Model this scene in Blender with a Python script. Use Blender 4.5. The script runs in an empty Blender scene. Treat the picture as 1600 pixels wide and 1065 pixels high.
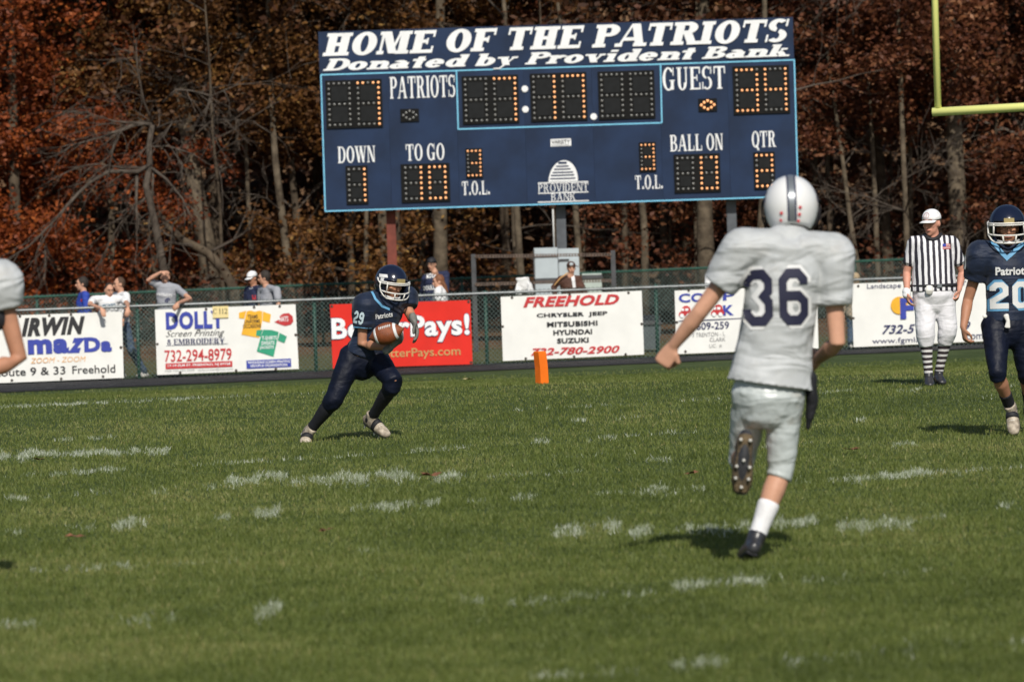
import bpy, bmesh, math, random
import numpy as np
from mathutils import Vector, Matrix, Euler
random.seed(7); rng = np.random.default_rng(11)
SC = bpy.context.scene
COL = SC.collection
PI = math.pi
# ------------------------------------------------------------------ camera
FPX = 7200.0; CAMH = 1.6
pitch = math.atan(160.5/FPX); ROLL = math.radians(1.8)
F0 = Vector((0, math.cos(pitch), -math.sin(pitch))); R0 = Vector((1, 0, 0)); U0 = R0.cross(F0)
CR = R0*math.cos(ROLL) - U0*math.sin(ROLL); CU = U0*math.cos(ROLL) + R0*math.sin(ROLL)
CP = Vector((0, 0, CAMH))
cam = bpy.data.cameras.new('camera'); camo = bpy.data.objects.new('camera', cam); COL.objects.link(camo)
camo.matrix_world = Matrix(((CR.x, CU.x, -F0.x, 0), (CR.y, CU.y, -F0.y, 0), (CR.z, CU.z, -F0.z, CAMH), (0, 0, 0, 1)))
cam.sensor_width = 36; cam.lens = FPX/1600*36; cam.clip_end = 1500; cam.clip_start = .5
cam.dof.use_dof = True; cam.dof.focus_distance = 41; cam.dof.aperture_fstop = 5.1
SC.camera = camo
# ------------------------------------------------------------------ world and sun
SUN_EL = math.radians(39); SUN_AZ = math.radians(9)      # azimuth: from behind the camera, swung to the right
W = bpy.data.worlds.new('World'); SC.world = W; W.use_nodes = True
nt = W.node_tree; nt.nodes.clear()
sky = nt.nodes.new('ShaderNodeTexSky'); sky.sky_type = 'NISHITA'; sky.sun_disc = False
sky.sun_elevation = SUN_EL; sky.sun_rotation = PI - SUN_AZ
bg = nt.nodes.new('ShaderNodeBackground'); bg.inputs[1].default_value = 0.078
wo = nt.nodes.new('ShaderNodeOutputWorld')
nt.links.new(sky.outputs[0], bg.inputs[0]); nt.links.new(bg.outputs[0], wo.inputs[0])
sl = bpy.data.lights.new('sun', 'SUN'); sl.energy = 4.25; sl.angle = math.radians(.53); sl.color = (1, .945, .85)
so = bpy.data.objects.new('sun', sl); COL.objects.link(so)
sundir = Vector((math.sin(SUN_AZ)*math.cos(SUN_EL), -math.cos(SUN_AZ)*math.cos(SUN_EL), math.sin(SUN_EL)))
so.rotation_euler = sundir.to_track_quat('Z', 'Y').to_euler(); so.location = (20, -20, 40)
SC.view_settings.view_transform = 'Standard'; SC.view_settings.look = 'None'
SC.view_settings.exposure = 0.0; SC.view_settings.gamma = 1; SC.view_settings.use_curve_mapping = False

# ------------------------------------------------------------------ measuring helpers
def ray(px, py):
    return F0 + CR*((px-800)/FPX) - CU*((py-532.5)/FPX)
def at(px, py, Y):
    d = ray(px, py); return CP + d*(Y/d.y)
def sst(a, b, x):
    t = min(1, max(0, (x-a)/(b-a))); return t*t*(3-2*t)
def lin(a, b, x): return min(1, max(0, (x-a)/(b-a)))
def hz(x, Y):
    z = -.6*lin(50, 72, Y) + .0055*max(-25, min(25, x+1))*lin(60, 76, Y) + .5*sst(112, 140, Y) + 34*sst(150, 215, Y)  # last term: hill added behind the woods to block sky and its light
    return z
def ground(px, py):
    d = ray(px, py); lo = 5.0
    Y = 5.0; st = .25
    while Y < 200:
        p = CP + d*(Y/d.y)
        if p.z < hz(p.x, p.y): break
        Y += st
    a, b = Y-st, Y
    for _ in range(18):
        m = (a+b)/2; p = CP + d*(m/d.y)
        if p.z < hz(p.x, p.y): b = m
        else: a = m
    p = CP + d*(b/d.y); p.z = hz(p.x, p.y); return p

# ------------------------------------------------------------------ materials
MATS = {}
def mat(name, col, rough=.7, var=.15, scale=8, metal=0, bump=0, bscale=60, col2=None, spec=.5, trans=0, emit=0, sheen=0, wrinkle=0, stain=0):
    if name in MATS: return MATS[name]
    m = bpy.data.materials.new(name); m.use_nodes = True; n = m.node_tree; b = n.nodes['Principled BSDF']
    b.inputs['Roughness'].default_value = rough; b.inputs['Metallic'].default_value = metal
    b.inputs['Specular IOR Level'].default_value = spec
    tc = n.nodes.new('ShaderNodeTexCoord'); no = n.nodes.new('ShaderNodeTexNoise')
    no.inputs['Scale'].default_value = scale; no.inputs['Detail'].default_value = 6
    n.links.new(tc.outputs['Object'], no.inputs['Vector'])
    cr = n.nodes.new('ShaderNodeValToRGB'); n.links.new(no.outputs['Fac'], cr.inputs[0])
    c2 = col2 if col2 else tuple(c*(1-var) for c in col); c1 = col if col2 else tuple(min(1, c*(1+var*.4)) for c in col)
    cr.color_ramp.elements[0].position = .35; cr.color_ramp.elements[1].position = .65
    cr.color_ramp.elements[0].color = (*c2, 1); cr.color_ramp.elements[1].color = (*c1, 1)
    n.links.new(cr.outputs[0], b.inputs['Base Color'])
    if stain:
        n4 = n.nodes.new('ShaderNodeTexNoise'); n4.inputs['Scale'].default_value = 3.6; n4.inputs['Detail'].default_value = 7; n4.inputs['Roughness'].default_value = .65
        n.links.new(tc.outputs['Object'], n4.inputs['Vector']); mr = n.nodes.new('ShaderNodeMapRange'); mr.inputs[1].default_value = .56; mr.inputs[2].default_value = .74; mr.inputs[4].default_value = stain
        n.links.new(n4.outputs['Fac'], mr.inputs[0]); mx = n.nodes.new('ShaderNodeMix'); mx.data_type = 'RGBA'; mx.inputs[7].default_value = (.22, .15, .075, 1)
        n.links.new(mr.outputs[0], mx.inputs[0]); n.links.new(cr.outputs[0], mx.inputs[6]); n.links.new(mx.outputs[2], b.inputs['Base Color'])
    if sheen: b.inputs['Sheen Weight'].default_value = sheen
    if bump:
        n2 = n.nodes.new('ShaderNodeTexNoise'); n2.inputs['Scale'].default_value = bscale; n2.inputs['Detail'].default_value = 5
        n.links.new(tc.outputs['Object'], n2.inputs['Vector'])
        bp = n.nodes.new('ShaderNodeBump'); bp.inputs['Strength'].default_value = bump; bp.inputs['Distance'].default_value = .02
        n.links.new(n2.outputs['Fac'], bp.inputs['Height']); n.links.new(bp.outputs[0], b.inputs['Normal'])
    if wrinkle:      # soft creases of loose cloth, drawn out across the body
        mp = n.nodes.new('ShaderNodeMapping'); mp.inputs['Scale'].default_value = (2.0, 2.0, 5.5); mp.inputs['Rotation'].default_value = (.25, .5, .3)
        n3 = n.nodes.new('ShaderNodeTexNoise'); n3.inputs['Scale'].default_value = 1.5; n3.inputs['Detail'].default_value = 2; n3.inputs['Distortion'].default_value = .8
        n.links.new(tc.outputs['Object'], mp.inputs[0]); n.links.new(mp.outputs[0], n3.inputs['Vector'])
        b3 = n.nodes.new('ShaderNodeBump'); b3.inputs['Strength'].default_value = wrinkle; b3.inputs['Distance'].default_value = .14
        n.links.new(n3.outputs['Fac'], b3.inputs['Height'])
        if bump: n.links.new(b3.outputs[0], bp.inputs['Normal'])
        else: n.links.new(b3.outputs[0], b.inputs['Normal'])
    if emit:
        b.inputs['Emission Color'].default_value = (*col, 1); b.inputs['Emission Strength'].default_value = emit
    MATS[name] = m; return m
def tintmat(name, ramp, rough=.6, trans=.25, spec=.3):
    m = bpy.data.materials.new(name); m.use_nodes = True; n = m.node_tree; b = n.nodes['Principled BSDF']
    a = n.nodes.new('ShaderNodeAttribute'); a.attribute_name = 'tint'
    cr = n.nodes.new('ShaderNodeValToRGB'); el = cr.color_ramp.elements
    for i, (p, c) in enumerate(ramp):
        e = el[i] if i < 2 else el.new(p)
        e.position = p; e.color = (*c, 1)
    n.links.new(a.outputs['Fac'], cr.inputs[0]); n.links.new(cr.outputs[0], b.inputs['Base Color'])
    b.inputs['Roughness'].default_value = rough; b.inputs['Specular IOR Level'].default_value = spec
    if trans:
        t = n.nodes.new('ShaderNodeBsdfTranslucent'); n.links.new(cr.outputs[0], t.inputs[0])
        mx = n.nodes.new('ShaderNodeMixShader'); mx.inputs[0].default_value = trans
        n.links.new(b.outputs[0], mx.inputs[1]); n.links.new(t.outputs[0], mx.inputs[2])
        n.links.new(mx.outputs[0], n.nodes['Material Output'].inputs[0])
    return m

# ------------------------------------------------------------------ object helpers
WL = {}
def empty(name, loc, label, cat, group=None):
    o = bpy.data.objects.new(name, None); COL.objects.link(o); o.location = loc; o.empty_display_size = .1
    WL[o] = Vector(loc); o['label'] = label; o['category'] = cat
    if group: o['group'] = group
    return o
def wl(o): return WL[o] if o is not None else Vector((0, 0, 0))
def tag(o, label=None, cat=None, group=None, kind=None):
    if label: o['label'] = label
    if cat: o['category'] = cat
    if group: o['group'] = group
    if kind: o['kind'] = kind
    return o
class MB:
    def __init__(s): s.v = []; s.f = []; s.m = []; s.mi = 0
    def add(s, vs, fs):
        b = len(s.v); s.v += [Vector(v) for v in vs]; s.f += [[b+i for i in f] for f in fs]; s.m += [s.mi]*len(fs)
    def box(s, a, b):
        x0, y0, z0 = a; x1, y1, z1 = b
        s.add([(x0,y0,z0),(x1,y0,z0),(x1,y1,z0),(x0,y1,z0),(x0,y0,z1),(x1,y0,z1),(x1,y1,z1),(x0,y1,z1)],
              [(3,2,1,0),(4,5,6,7),(0,1,5,4),(1,2,6,5),(2,3,7,6),(3,0,4,7)])
    def obox(s, c, ax, ay, az):
        c = Vector(c); P = []
        for k in (-1, 1):
            for (i, j) in ((-1,-1),(1,-1),(1,1),(-1,1)): P.append(c+ax*i+ay*j+az*k)
        s.add(P, [(3,2,1,0),(4,5,6,7),(0,1,5,4),(1,2,6,5),(2,3,7,6),(3,0,4,7)])
    def loft(s, pts, rad, side, n=14, dome=True, power=1.0):
        pts = [Vector(p) for p in pts]; side = Vector(side); rings = []
        N = len(pts)
        R = [(r, r) if not isinstance(r, (tuple, list)) else r for r in rad]
        P = []; T = []
        for i in range(N):
            t = (pts[min(N-1, i+1)]-pts[max(0, i-1)]); t = t.normalized() if t.length > 1e-9 else Vector((0,0,1)); T.append(t)
        seq = [(pts[i], R[i], T[i]) for i in range(N)]
        da, db = dome if isinstance(dome, tuple) else (dome, dome); m0 = min(R[0]); m1 = min(R[-1])
        if da: seq = [(pts[0]-T[0]*m0*.75, (R[0][0]*.45, R[0][1]*.45), T[0]), (pts[0]-T[0]*m0*.45, (R[0][0]*.8, R[0][1]*.8), T[0])] + seq
        if db: seq = seq + [(pts[-1]+T[-1]*m1*.45, (R[-1][0]*.8, R[-1][1]*.8), T[-1]), (pts[-1]+T[-1]*m1*.75, (R[-1][0]*.45, R[-1][1]*.45), T[-1])]
        vs = []; fs = []
        for (p, r, t) in seq:
            sd = side - t*side.dot(t)
            if sd.length < 1e-4: sd = t.orthogonal()
            sd.normalize(); q = t.cross(sd)
            for k in range(n):
                a = 2*PI*k/n; vs.append(p+sd*(r[0]*math.cos(a))+q*(r[1]*math.sin(a)))
        M = len(seq)
        for i in range(M-1):
            for k in range(n):
                k2 = (k+1) % n; fs.append((i*n+k, i*n+k2, (i+1)*n+k2, (i+1)*n+k))
        fs.append(list(range(n))[::-1]); fs.append([(M-1)*n+k for k in range(n)])
        s.add(vs, fs)
    def tube(s, pts, r, n=6, dome=False):
        d = Vector(pts[-1])-Vector(pts[0]); sd = Vector((0.13, 1, 0.07)) if abs(d.normalized().y) < .9 else Vector((1, 0.1, 0))
        s.loft(pts, r if isinstance(r, list) else [r]*len(pts), sd, n, dome)
    def ell(s, c, rx, ry, rz, X=Vector((1,0,0)), Y=Vector((0,1,0)), Z=Vector((0,0,1)), n=12, m=8):
        vs = [Vector(c)+Z*rz]; fs = []
        for i in range(1, m):
            e = PI/2-PI*i/m
            for k in range(n):
                a = 2*PI*k/n; vs.append(Vector(c)+X*(rx*math.cos(e)*math.cos(a))+Y*(ry*math.cos(e)*math.sin(a))+Z*(rz*math.sin(e)))
        vs.append(Vector(c)-Z*rz); L = len(vs)-1
        for k in range(n):
            k2 = (k+1) % n; fs.append((0, 1+k, 1+k2)); fs.append((L, L-n+k2, L-n+k))
            for i in range(m-2): fs.append((1+i*n+k, 1+(i+1)*n+k, 1+(i+1)*n+k2, 1+i*n+k2))
        s.add(vs, fs)
    def build(s, name, mats, parent=None, smooth=False, label=None, kind=None):
        off = wl(parent); me = bpy.data.meshes.new(name)
        me.from_pydata([v-off for v in s.v], [], s.f)
        if not isinstance(mats, (list, tuple)): mats = [mats]
        for m in mats: me.materials.append(m)
        if len(mats) > 1: me.polygons.foreach_set('material_index', s.m)
        if smooth: me.polygons.foreach_set('use_smooth', [True]*len(s.f))
        o = bpy.data.objects.new(name, me); COL.objects.link(o); o.parent = parent; WL[o] = off
        if label: o['label'] = label
        if kind: o['kind'] = kind
        return o
def organic(o, voxel, it=6, fac=.5, disp=0, dscale=.12):
    md = o.modifiers.new('remesh', 'REMESH'); md.mode = 'VOXEL'; md.voxel_size = voxel; md.use_smooth_shade = True
    if it: sm = o.modifiers.new('smooth', 'SMOOTH'); sm.factor = fac; sm.iterations = it
    if disp:
        key = 'folds%.2f' % dscale
        t = bpy.data.textures.get(key) or bpy.data.textures.new(key, 'CLOUDS'); t.noise_scale = dscale; t.noise_depth = 2
        d = o.modifiers.new('folds', 'DISPLACE'); d.texture = t; d.strength = disp; d.mid_level = .5; d.texture_coords = 'LOCAL'
    return o
def npmesh(name, V, F, mats, parent=None, tint=None, label=None, kind=None):
    """V (n,3) world, F (m,k)"""
    off = np.array(wl(parent)); me = bpy.data.meshes.new(name)
    k = F.shape[1]; me.vertices.add(len(V)); me.vertices.foreach_set('co', (V-off).astype(np.float32).ravel())
    me.loops.add(F.size); me.loops.foreach_set('vertex_index', F.astype(np.int32).ravel())
    me.polygons.add(len(F)); me.polygons.foreach_set('loop_start', np.arange(0, F.size, k, dtype=np.int32))
    if tint is not None:
        a = me.attributes.new('tint', 'FLOAT', 'POINT'); a.data.foreach_set('value', tint.astype(np.float32))
    me.materials.append(mats); me.update(calc_edges=True); me.validate()
    o = bpy.data.objects.new(name, me); COL.objects.link(o); o.parent = parent; WL[o] = Vector(off)
    if label: o['label'] = label
    if kind: o['kind'] = kind
    return o

# ------------------------------------------------------------------ lettering
FC = {}
def fontmesh(s, off=0.0, shear=0.0):
    k = (s, off, shear)
    if k in FC: return FC[k]
    cu = bpy.data.curves.new('t', 'FONT'); cu.body = s; cu.offset = off; cu.shear = shear; cu.resolution_u = 3; cu.size = 1; cu.space_character = 1+max(0, off-.02)*3.2
    o = bpy.data.objects.new('t', cu); COL.objects.link(o)
    dg = bpy.context.evaluated_depsgraph_get(); me = o.evaluated_get(dg).to_mesh()
    v = [(p.co.x, p.co.y) for p in me.vertices]; f = [list(q.vertices) for q in me.polygons]
    o.evaluated_get(dg).to_mesh_clear(); bpy.data.objects.remove(o); bpy.data.curves.remove(cu)
    FC[k] = (v, f); return FC[k]
class Plane:
    """a vertical face: origin, ux unit vector along it; normal faces the camera"""
    def __init__(s, A, B):
        s.o = A.copy(); d = B-A; d.z = 0; s.u = d.normalized(); s.n = Vector((s.u.y, -s.u.x, 0))
        s.v = Vector((0, 0, 1))
    def hit(s, px, py):
        d = ray(px, py); t = (s.o-CP).dot(s.n)/d.dot(s.n); return CP+d*t
    def uv(s, px, py):
        p = s.hit(px, py)-s.o; return p.dot(s.u), p.z
    def pt(s, u, v, e=0): return s.o+s.u*u+Vector((0, 0, v))+s.n*e
def put(mb, pl, shape, cx, cy, w, h, e=.004, polys=False):
    """shape (verts,faces) fitted to a box w x h photo pixels centred at photo pixel cx,cy on plane pl"""
    c = pl.hit(cx, cy); sc = FPX/c.y
    v, f = shape; xs = [p[0] for p in v]; ys = [p[1] for p in v]
    x0, x1, y0, y1 = min(xs), max(xs), min(ys), max(ys)
    W_, H_ = w/sc, h/sc
    fw = (x1-x0) or 1; fh = (y1-y0) or 1
    vs = []
    for i, p in enumerate(v):
        z = p[2] if len(p) > 2 else 0
        vs.append(c+pl.u*((p[0]-x0)/fw-.5)*W_+Vector((0, 0, ((p[1]-y0)/fh-.5)*H_))+pl.n*(e+z))
    mb.add(vs, f)
def txt(mb, pl, s, cx, cy, w, h, off=0.0, shear=0.0, e=.004): put(mb, pl, fontmesh(s, off, shear), cx, cy, w, h, e)
# serif letters drawn from stems, bars and bows
def serif(s, T=.2, t=.075, sw=.07, st=.06, slant=0.0, gap=.07):
    V = []; Fc = []; ox = 0; dz = [0]
    def poly(p):
        b = len(V); dz[0] += .0004
        for (x, y) in p: V.append((ox+x+slant*y, y, dz[0]-.0004))
        Fc.append(list(range(b, b+len(p))))
    def stem(x, a=0, b=1, lo='b', hi='b', w=None):
        w = w or T; poly([(x, a), (x+w, a), (x+w, b), (x, b)])
        for (k, y) in ((lo, a), (hi, b-st)):
            if k: poly([(x-(sw if k in 'bl' else 0), y), (x+w+(sw if k in 'br' else 0), y), (x+w+(sw if k in 'br' else 0), y+st), (x-(sw if k in 'bl' else 0), y+st)])
    def bar(a, b, y, h=None):
        h = h or t; poly([(a, y-h/2), (b, y-h/2), (b, y+h/2), (a, y+h/2)])
    def diag(a, y0, b, y1, w): poly([(a, y0), (a+w, y0), (b+w, y1), (b, y1)])
    def ser(x, y, w): poly([(x-sw, y), (x+w+sw, y), (x+w+sw, y+st), (x-sw, y+st)])
    def ring(cx, cy, rx, ry, a0=0, a1=360, TT=None, n=None, tt=None):
        TT = TT or T; tt = tt or t; n = n or max(6, int(abs(a1-a0)/15)); prev = None; z = dz[0]; dz[0] += .0004
        for i in range(n+1):
            a = math.radians(a0+(a1-a0)*i/n); c, q = math.cos(a), math.sin(a)
            o = (cx+rx*c, cy+ry*q); k = (cx+(rx-TT)*c, cy+(ry-tt)*q)
            b = len(V); V.append((ox+o[0]+slant*o[1], o[1], z)); V.append((ox+k[0]+slant*k[1], k[1], z))
            if i: Fc.append([b-2, b, b+1, b-1])
    for ch in s:
        w = .3
        if ch == 'H': stem(sw); stem(.9-T-sw); bar(sw+T, .9-T-sw, .5); w = .9
        elif ch == 'O': ring(.43, .5, .43, .52); w = .86
        elif ch == 'Q': ring(.43, .5, .43, .52); diag(.66, -.18, .4, .16, .2); w = .86
        elif ch == 'C': ring(.43, .5, .43, .52, 40, 320); stem(.68, .62, 1, '', '', .07); w = .8
        elif ch == 'G': ring(.43, .5, .43, .52, 40, 330); stem(.6, .02, .45, '', 'b'); stem(.74, .64, 1, '', '', .06); w = .92
        elif ch == 'M': stem(sw, w=.09); stem(1.12-T-sw); diag(sw, 1, .42, .03, T); diag(.45, .03, 1.12-T-sw-.05, 1, .1); w = 1.12
        elif ch == 'N': stem(sw, w=.09); stem(.9-sw-.09, 0, 1, '', 'b', .09); diag(sw, 1, .9-sw-T, 0, T); w = .9
        elif ch == 'E': stem(sw); bar(sw+T, .76, 1-t/2); bar(sw+T, .78, t/2); bar(sw+T, .56, .52); stem(.7, .7, 1, '', '', .07); stem(.72, 0, .3, '', '', .07); stem(.51, .38, .66, '', '', .06); w = .8
        elif ch == 'F': stem(sw); bar(sw+T, .76, 1-t/2); bar(sw+T, .56, .52); stem(.7, .7, 1, '', '', .07); stem(.51, .38, .66, '', '', .06); w = .78
        elif ch == 'L': stem(sw); bar(sw+T, .72, t/2); stem(.67, 0, .32, '', '', .07); w = .75
        elif ch == 'T': stem(.42-T/2, 0, 1, 'b', ''); bar(.02, .82, 1-t/2); stem(.01, .68, 1, '', '', .07); stem(.76, .68, 1, '', '', .07); w = .84
        elif ch == 'I': stem(sw); w = T+2*sw
        elif ch == 'P': stem(sw); ring(sw+T+.12, .74, .36, .27, -90, 90); bar(sw+T, sw+T+.14, 1-t/2); bar(sw+T, sw+T+.14, .47+t/2); w = .78
        elif ch == 'R': stem(sw); ring(sw+T+.12, .74, .35, .27, -90, 90); bar(sw+T, sw+T+.14, 1-t/2); bar(sw+T, sw+T+.14, .47+t/2); diag(.62, 0, .38, .5, T*1.05); ser(.66, 0, T); w = .92
        elif ch == 'B': stem(sw); ring(sw+T+.12, .76, .33, .25, -90, 90); ring(sw+T+.14, .27, .37, .27, -90, 90); bar(sw+T, sw+T+.14, 1-t/2); bar(sw+T, sw+T+.14, .52); bar(sw+T, sw+T+.15, t/2); w = .83
        elif ch == 'D': stem(sw); ring(sw+T+.12, .5, .46, .5, -90, 90); bar(sw+T, sw+T+.14, 1-t/2); bar(sw+T, sw+T+.14, t/2); w = .88
        elif ch == 'A': diag(.05, 0, .4, 1, .09); diag(.7-.02, 0, .4, 1, T); bar(.2, .66, .33); ser(.03, 0, .1); ser(.68, 0, T); w = .95
        elif ch == 'V': diag(.4, 0, .05, 1, T); diag(.44, 0, .76, 1, .09); ser(.05, 1-st, T); ser(.76, 1-st, .09); w = .95
        elif ch == 'W': diag(.33, 0, .05, 1, T); diag(.38, 0, .6, 1, .08); diag(.82, 0, .54, 1, T); diag(.86, 0, 1.1, 1, .08); ser(.05, 1-st, T); ser(.54, 1-st, T); ser(1.1, 1-st, .08); w = 1.25
        elif ch == 'U': stem(sw, .3, 1, '', 'b'); stem(.82-sw-.09, .3, 1, '', 'b', .09); ring(.41, .32, .41-sw, .34, 180, 360); w = .84
        elif ch == 'S': ring(.36, .74, .34, .28, 40, 262, T*.85); ring(.38, .27, .35, .29, 80, -140, T*.85); stem(.62, .68, 1, '', '', .07); stem(.02, 0, .32, '', '', .07); w = .76
        elif ch == 'Y': stem(.43-T/2, 0, .5, 'b', ''); diag(.33, .48, .02, 1, T); diag(.45, .48, .72, 1, .09); ser(.03, 1-st, T); ser(.72, 1-st, .09); w = .88
        elif ch == '.': poly([(.05, 0), (.05+T, 0), (.05+T, T), (.05, T)]); w = T+.1
        elif ch == '&': ring(.36, .26, .34, .28); ring(.36, .76, .26, .24); w = .75
        elif ch == 'o': ring(.38, .35, .38, .37); w = .76
        elif ch == 'n': stem(sw, 0, .7, 'b', 'l'); ring(sw+T+.14, .42, .3, .28, 0, 180); stem(sw+.44-T+T, 0, .44, 'b', ''); w = .8
        elif ch == 'a': stem(.46, 0, .5, 'r', ''); ring(.38, .46, .29, .24, 0, 150); ring(.34, .22, .32, .24); w = .8
        elif ch == 't': stem(.16, .05, .95, '', ''); bar(.0, .52, .67); bar(.16, .52, .05, .1); w = .54
        elif ch == 'e': ring(.37, .35, .37, .37, 0, 325); bar(.12, .72, .36); w = .76
        elif ch == 'd': ring(.36, .35, .36, .37); stem(.5, 0, 1.02, 'r', 'l'); w = .8
        elif ch == 'b': stem(sw*.7, 0, 1.02, '', 'l'); ring(.42, .35, .36, .37); w = .8
        elif ch == 'y': diag(.32, .0, .04, .7, T); diag(.2, -.3, .6, .7, .1); ser(.04, .7-st, T); ser(.6, .7-st, .09); bar(.02, .3, -.26, .1); w = .8
        elif ch == 'r': stem(sw, 0, .7, 'b', 'l'); ring(sw+T+.14, .42, .28, .28, 30, 180, T); w = .62
        elif ch == 'v': diag(.32, 0, .04, .7, T); diag(.36, 0, .6, .7, .1); ser(.04, .7-st, T); ser(.6, .7-st, .09); w = .78
        elif ch == 'i': stem(sw, 0, .7, 'b', 'l'); poly([(sw, .82), (sw+T, .82), (sw+T, 1), (sw, 1)]); w = T+2*sw
        elif ch == 'K': stem(sw); diag(sw+T-.02, .4, .66, 1, .1); diag(.64, 0, .36, .62, T); ser(.66, 0, T); ser(.62, 1-st, .1); w = .95
        elif ch == 'k': stem(sw, 0, 1.02, 'b', 'l'); diag(sw+T-.02, .3, .56, .7, .1); diag(.58, 0, .3, .42, T); ser(.56, 0, T); ser(.52, .7-st, .1); w = .86
        elif ch in '1': stem(.2, 0, 1, 'b', 'l'); w = .6
        elif ch in '2': ring(.34, .7, .32, .3, 170, -30); diag(.03, .02, .5, .56, T*.8); bar(.03, .68, .06, .12); w = .72
        ox += w+gap
    return V, Fc
# blocky shirt numerals, strokes that never overlap
def strip(path, w, closed=False):
    P = [Vector((a, b)) for a, b in path]; n = len(P); V = []; Fc = []
    for i in range(n):
        a = P[i-1] if (i > 0 or closed) else None; b = P[(i+1) % n] if (i < n-1 or closed) else None
        d1 = (P[i]-a).normalized() if a is not None else (b-P[i]).normalized()
        d2 = (b-P[i]).normalized() if b is not None else d1
        n1 = Vector((-d1.y, d1.x)); n2 = Vector((-d2.y, d2.x)); m = (n1+n2).normalized(); k = w/2/max(.3, m.dot(n1))
        V += [tuple(P[i]+m*k), tuple(P[i]-m*k)]
    for i in range(n if closed else n-1):
        j = (i+1) % n; Fc.append([2*i, 2*i+1, 2*j+1, 2*j])
    return V, Fc
def block(s, w=.23, gap=.14):
    V = []; Fc = []; ox = 0; h = w/2; W_ = .64; c = .12
    l, r, b, t, m = h, W_-h, h, 1-h, .52; q_ = .05
    G = {'3': [([(l, .7), (l, t-c), (l+c, t), (r-c, t), (r, t-c), (r, m+.1), (r-.1, m), (r, m-.1), (r, b+c), (r-c, b), (l+c, b), (l, b+c), (l, .3)], 0)],
         '6': [([(r, .72), (r, t-c), (r-c, t), (l+c, t), (l, t-c), (l, b+c), (l+c, b), (r-c, b), (r, b+c), (r, m-.1), (r-c, m), (l+h, m)], 0)],
         '9': [([(l, .28), (l, b+c), (l+c, b), (r-c, b), (r, b+c), (r, t-c), (r-c, t), (l+c, t), (l, t-c), (l, m+.08), (l+c, m-.02), (r-h, m-.02)], 0)],
         '2': [([(l, .68), (l, t-c), (l+c, t), (r-c, t), (r, t-c), (r, .56), (l, .3), (l, b), (r+h, b)], 0)],
         '0': [([(l, b+c), (l, t-c), (l+c, t), (r-c, t), (r, t-c), (r, b+c), (r-c, b), (l+c, b)], 1)]}
    for ch in s:
        for path, cl in G[ch]:
            v, f = strip(path, w, bool(cl)); k = len(V); V += [(x+ox, y) for x, y in v]; Fc += [[k+i for i in q] for q in f]
        ox += W_+gap
    return V, Fc
def decal(name, shape, C, N, up, w, h, target, m, off=.004, cell=.02, parent=None, ext=.0):
    """flat print wrapped onto cloth: laid out in its own plane, then projected on the target"""
    v, f = shape; bm = bmesh.new(); xs = [p[0] for p in v]; ys = [p[1] for p in v]
    x0, x1, y0, y1 = min(xs), max(xs), min(ys), max(ys)
    vs = [bm.verts.new((((p[0]-x0)/(x1-x0)-.5)*w, ((p[1]-y0)/(y1-y0)-.5)*h, 0)) for p in v]
    for q in f:
        try: bm.faces.new([vs[i] for i in q])
        except ValueError: pass
    for ax, L in ((0, w), (1, h)):
        k = -L/2+cell
        while k < L/2:
            co = Vector((k, 0, 0)) if ax == 0 else Vector((0, k, 0)); no = Vector((1, 0, 0)) if ax == 0 else Vector((0, 1, 0))
            bmesh.ops.bisect_plane(bm, geom=bm.verts[:]+bm.edges[:]+bm.faces[:], plane_co=co, plane_no=no, dist=1e-5)
            k += cell
    me = bpy.data.meshes.new(name); bm.to_mesh(me); bm.free(); me.materials.append(m)
    o = bpy.data.objects.new(name, me); COL.objects.link(o); par = parent or target; o.parent = par
    Z = Vector(N).normalized(); Y_ = (Vector(up)-Z*Vector(up).dot(Z)).normalized(); X = Y_.cross(Z)
    M = Matrix(((X.x, Y_.x, Z.x, 0), (X.y, Y_.y, Z.y, 0), (X.z, Y_.z, Z.z, 0), (0, 0, 0, 1)))
    loc = Vector(C)+Z*.35-wl(par); M.translation = loc; o.matrix_local = M; WL[o] = Vector(C)+Z*.35
    s = o.modifiers.new('wrap', 'SHRINKWRAP'); s.target = target; s.wrap_method = 'PROJECT'; s.use_project_z = True
    s.use_positive_direction = False; s.use_negative_direction = True; s.offset = off; s.project_limit = .9; s.wrap_mode = 'ABOVE_SURFACE'
    for p in me.polygons: p.use_smooth = True
    return o
# ================================================================== SETTING
M_soil = mat('turf_soil', (.045, .07, .018), .95, .3, 3, bump=.4, bscale=90, col2=(.032, .052, .012))
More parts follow.
